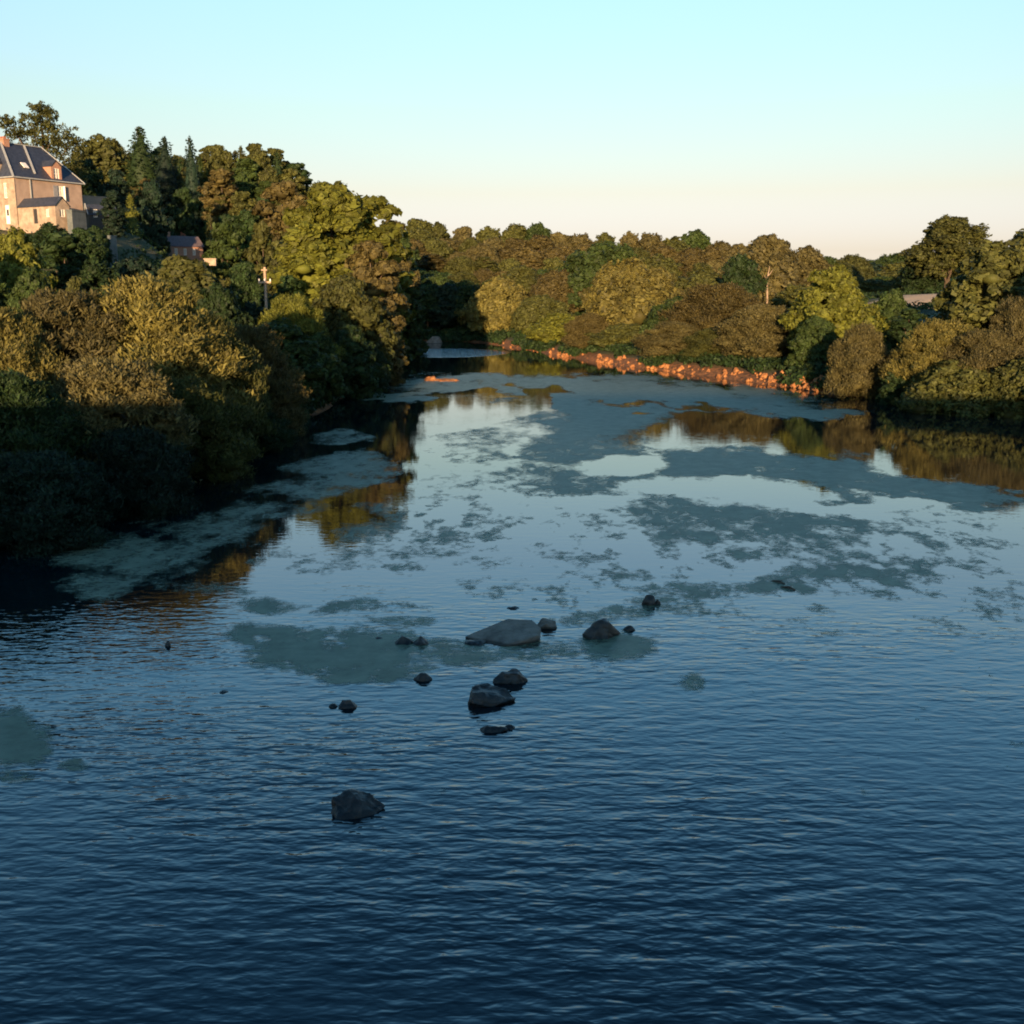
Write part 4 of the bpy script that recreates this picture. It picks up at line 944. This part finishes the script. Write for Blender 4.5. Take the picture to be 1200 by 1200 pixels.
def cottage(name, px, yb, D, L_, W_, hw, hr, rz, wallm, roofm, label, nwin, gablem=None):
    p = at(px, yb, D); e = empty(name, (p[0], D, p[2]), rz); tag(e, label, 'house')
    ops = [(.5 + i * (L_ - .8) / nwin, .5 + i * (L_ - .8) / nwin + .55, 1.9, 3.0) for i in range(nwin)]
    f = MB(); f.wall((0, 0, -1), (1, 0, 0), (0, 1, 0), L_, hw + 1, ops); f.wall((L_, 0, -1), (0, 1, 0), (-1, 0, 0), W_, hw + 1, []); f.wall((L_, W_, -1), (-1, 0, 0), (0, -1, 0), L_, hw + 1, [])
    f.wall((0, W_, -1), (0, -1, 0), (1, 0, 0), W_, hw + 1, [(W_ * .42, W_ * .58, 2.4, 3.3)]); 
    for x in (0, L_): f.quad((x, 0, hw), (x, W_, hw), (x, W_ / 2, hr))
    f.build('wall', wallm, e)
    for a, b_, c, d in ops: window(e, (0, 0, -1), (1, 0, 0), (0, 1, 0), a, b_, c, d, bars=0, fr=.08)
    f = MB(); o_ = .25
    f.quad((-o_, -o_, hw - .1), (L_ + o_, -o_, hw - .1), (L_ + o_, W_ / 2, hr + .08), (-o_, W_ / 2, hr + .08)); f.quad((-o_, W_ + o_, hw - .1), (-o_, W_ / 2, hr + .08), (L_ + o_, W_ / 2, hr + .08), (L_ + o_, W_ + o_, hw - .1))
    rf_ = f.build('roof', roofm, e)
    f = MB(); f.bar((-o_ - .04, -o_, hw - .05), (-o_ - .04, W_ / 2, hr + .12), .12, .22); f.bar((-o_ - .04, W_ + o_, hw - .05), (-o_ - .04, W_ / 2, hr + .12), .12, .22); f.build('bargeboard', gablem or M_white, rf_)
    if name == 'shed': return e
    f = MB(); f.box(.2, .75, W_ / 2 - .3, W_ / 2 + .3, hr - .5, hr + .7); f.build('chimney', M_brick, rf_)
    return e
cottage('cottage', 202, 305, 186, 5.6, 4.6, 2.4, 4.1, R(40), M_brick, solid('brown_slate', [(.08, .06, .065), (.15, .11, .11)], 3, .7, .3), 'small cottage with a grey brown roof and white windows above the broad olive tree', 3, M_brick)
cottage('cottage', 176, 300, 196, 6.0, 4.6, 2.6, 4.3, R(15), M_render, M_tile, 'cottage with a faded red tile roof half hidden left of the other cottage', 2, M_tile)
cottage('shed', 106, 262, 158, 3.6, 3.4, 1.3, 2.7, R(30), M_dark, M_slate, 'dark slate roofed shed in shade right of the manor', 1, M_zinc)
wallthing('low_wall', 239, 253, 304, 309, 172, .5, M_stone, 'small pale wall top showing right of the cottage', 'wall', M_stone, foot=.3)

# utility pole
p = at(310, 313, 108); g0 = ter1(p[0], 108) - .3
up_ = empty('utility_pole', (p[0], 108, g0)); tag(up_, 'wooden utility pole with crossarm on the dark left slope', 'utility pole')
hp = p[2] - g0
link('pole', merge_tri_quads('pole', [tube([(0, 0, 0), (0, 0, hp * .5), (0, 0, hp)], [.17, .15, .12], 10)], []), up_, M_wood)
f = MB(); f.box(-.62, .62, -.3, -.14, hp - 1.55, hp - 1.38); ca = f.build('crossarm', M_wood, up_)
f = MB(); f.box(-.28, .28, -.28, -.14, hp - .35, hp - .22); f.build('crossarm', M_wood, up_)
for x in (-.55, 0, .55): link('insulator', merge_tri_quads('insulator', [tube([(x, -.22, hp - 1.39), (x, -.22, hp - 1.25), (x, -.22, hp - 1.12)], [.05, .08, .03], 8)], []), ca, M_white)

# ------------------------------------------------------------------ the road bridge the picture was taken from (behind the camera; it throws the long evening shadow)
prof = []
x = -64.0; prof.append((x, -3))
for k in range(9):
    cx = -56.5 + 15 * k
    prof.append((cx - 6, -3)); prof.append((cx - 6, 2.0))
    for t in range(1, 12):
        a = math.pi * (1 - t / 12); prof.append((cx + 6 * math.cos(a), 2.0 + 4.6 * math.sin(a)))
    prof.append((cx + 6, 2.0)); prof.append((cx + 6, -3))
prof.append((72, -3)); prof.append((72, 7.4)); prof.append((-64, 7.4))
bm = bmesh.new(); vs = [bm.verts.new((a, -7.4, b_)) for a, b_ in prof]; fc = bm.faces.new(vs)
r_ = bmesh.ops.extrude_face_region(bm, geom=[fc]); bmesh.ops.translate(bm, verts=[v for v in r_['geom'] if isinstance(v, bmesh.types.BMVert)], vec=(0, 6.8, 0))
bmesh.ops.recalc_face_normals(bm, faces=bm.faces[:]); bmesh.ops.triangulate(bm, faces=[f_ for f_ in bm.faces if len(f_.verts) > 4])
me = bpy.data.meshes.new('bridge'); bm.to_mesh(me); bm.free()
br = empty('road_bridge', (0, 0, 0)); tag(br, 'stone arched road bridge crossing the river under the viewpoint', 'bridge'); link('arches', me, br, M_stone)
for y0 in (-7.5, -.9):
    f = MB(); f.box(-64, 72, y0, y0 + .4, 7.404, 8.45); f.build('parapet', M_stone, br)

# ------------------------------------------------------------------ light and sky
EL = R(5.0); AZ = R(5)          # light travels towards +y, slightly to the right
dirv = Vector((math.sin(AZ) * math.cos(EL), math.cos(AZ) * math.cos(EL), -math.sin(EL)))
sd_ = bpy.data.lights.new('sun', 'SUN'); sd_.energy = 5.0; sd_.angle = R(.6); sd_.color = (1.0, .66, .36)
so = bpy.data.objects.new('sun', sd_); COL.objects.link(so); so.rotation_euler = dirv.to_track_quat('-Z', 'Y').to_euler(); so.location = (-20, -100, 60)
W = bpy.data.worlds.new('World'); SC.world = W; W.use_nodes = True; nt = W.node_tree; nt.nodes.clear()
sk = nt.nodes.new('ShaderNodeTexSky'); sk.sky_type = 'NISHITA'; sk.sun_disc = False; sk.sun_elevation = EL; sk.sun_rotation = math.pi + AZ
sk.altitude = 50; sk.air_density = 1.0; sk.dust_density = .5; sk.ozone_density = 1.0
bg = nt.nodes.new('ShaderNodeBackground'); bg.inputs['Strength'].default_value = .15
wo = nt.nodes.new('ShaderNodeOutputWorld'); tcw = nt.nodes.new('ShaderNodeTexCoord'); sxw = nt.nodes.new('ShaderNodeSeparateXYZ'); nt.links.new(tcw.outputs['Generated'], sxw.inputs[0])
rw = ramp(nt, [(p_, tuple(v * 1.05 / 2.5 for v in c_)) for p_, c_ in ((0, (.50, .70, 2.2)), (.035, (.445, .485, 1.1)), (.087, (.57, .52, .71)), (.156, (.64, .675, .74)), (.242, (.72, .84, 1.02)), (.342, (.62, 1.08, 1.42)), (.438, (.46, .90, 1.26)), (.545, (.27, .62, .92)), (.7, (.20, .48, .74)))])
nt.links.new(sxw.outputs[2], rw.inputs[0])
mw = nt.nodes.new('ShaderNodeVectorMath'); mw.operation = 'MULTIPLY'; nt.links.new(sk.outputs[0], mw.inputs[0]); nt.links.new(rw.outputs[0], mw.inputs[1])
ms_ = nt.nodes.new('ShaderNodeVectorMath'); ms_.operation = 'SCALE'; ms_.inputs['Scale'].default_value = 2.5; nt.links.new(mw.outputs[0], ms_.inputs[0]); nt.links.new(ms_.outputs[0], bg.inputs[0]); nt.links.new(bg.outputs[0], wo.inputs[0])
SC.view_settings.view_transform = 'Standard'; SC.view_settings.look = 'None'; SC.view_settings.gamma = 1; SC.view_settings.exposure = 1.25
SC.render.engine = 'CYCLES'; SC.cycles.max_bounces = 5; SC.cycles.diffuse_bounces = 2; SC.cycles.glossy_bounces = 3; SC.cycles.transmission_bounces = 2; SC.cycles.transparent_max_bounces = 4
SC.cycles.filter_width = 1.9
SC.cycles.use_denoising = True
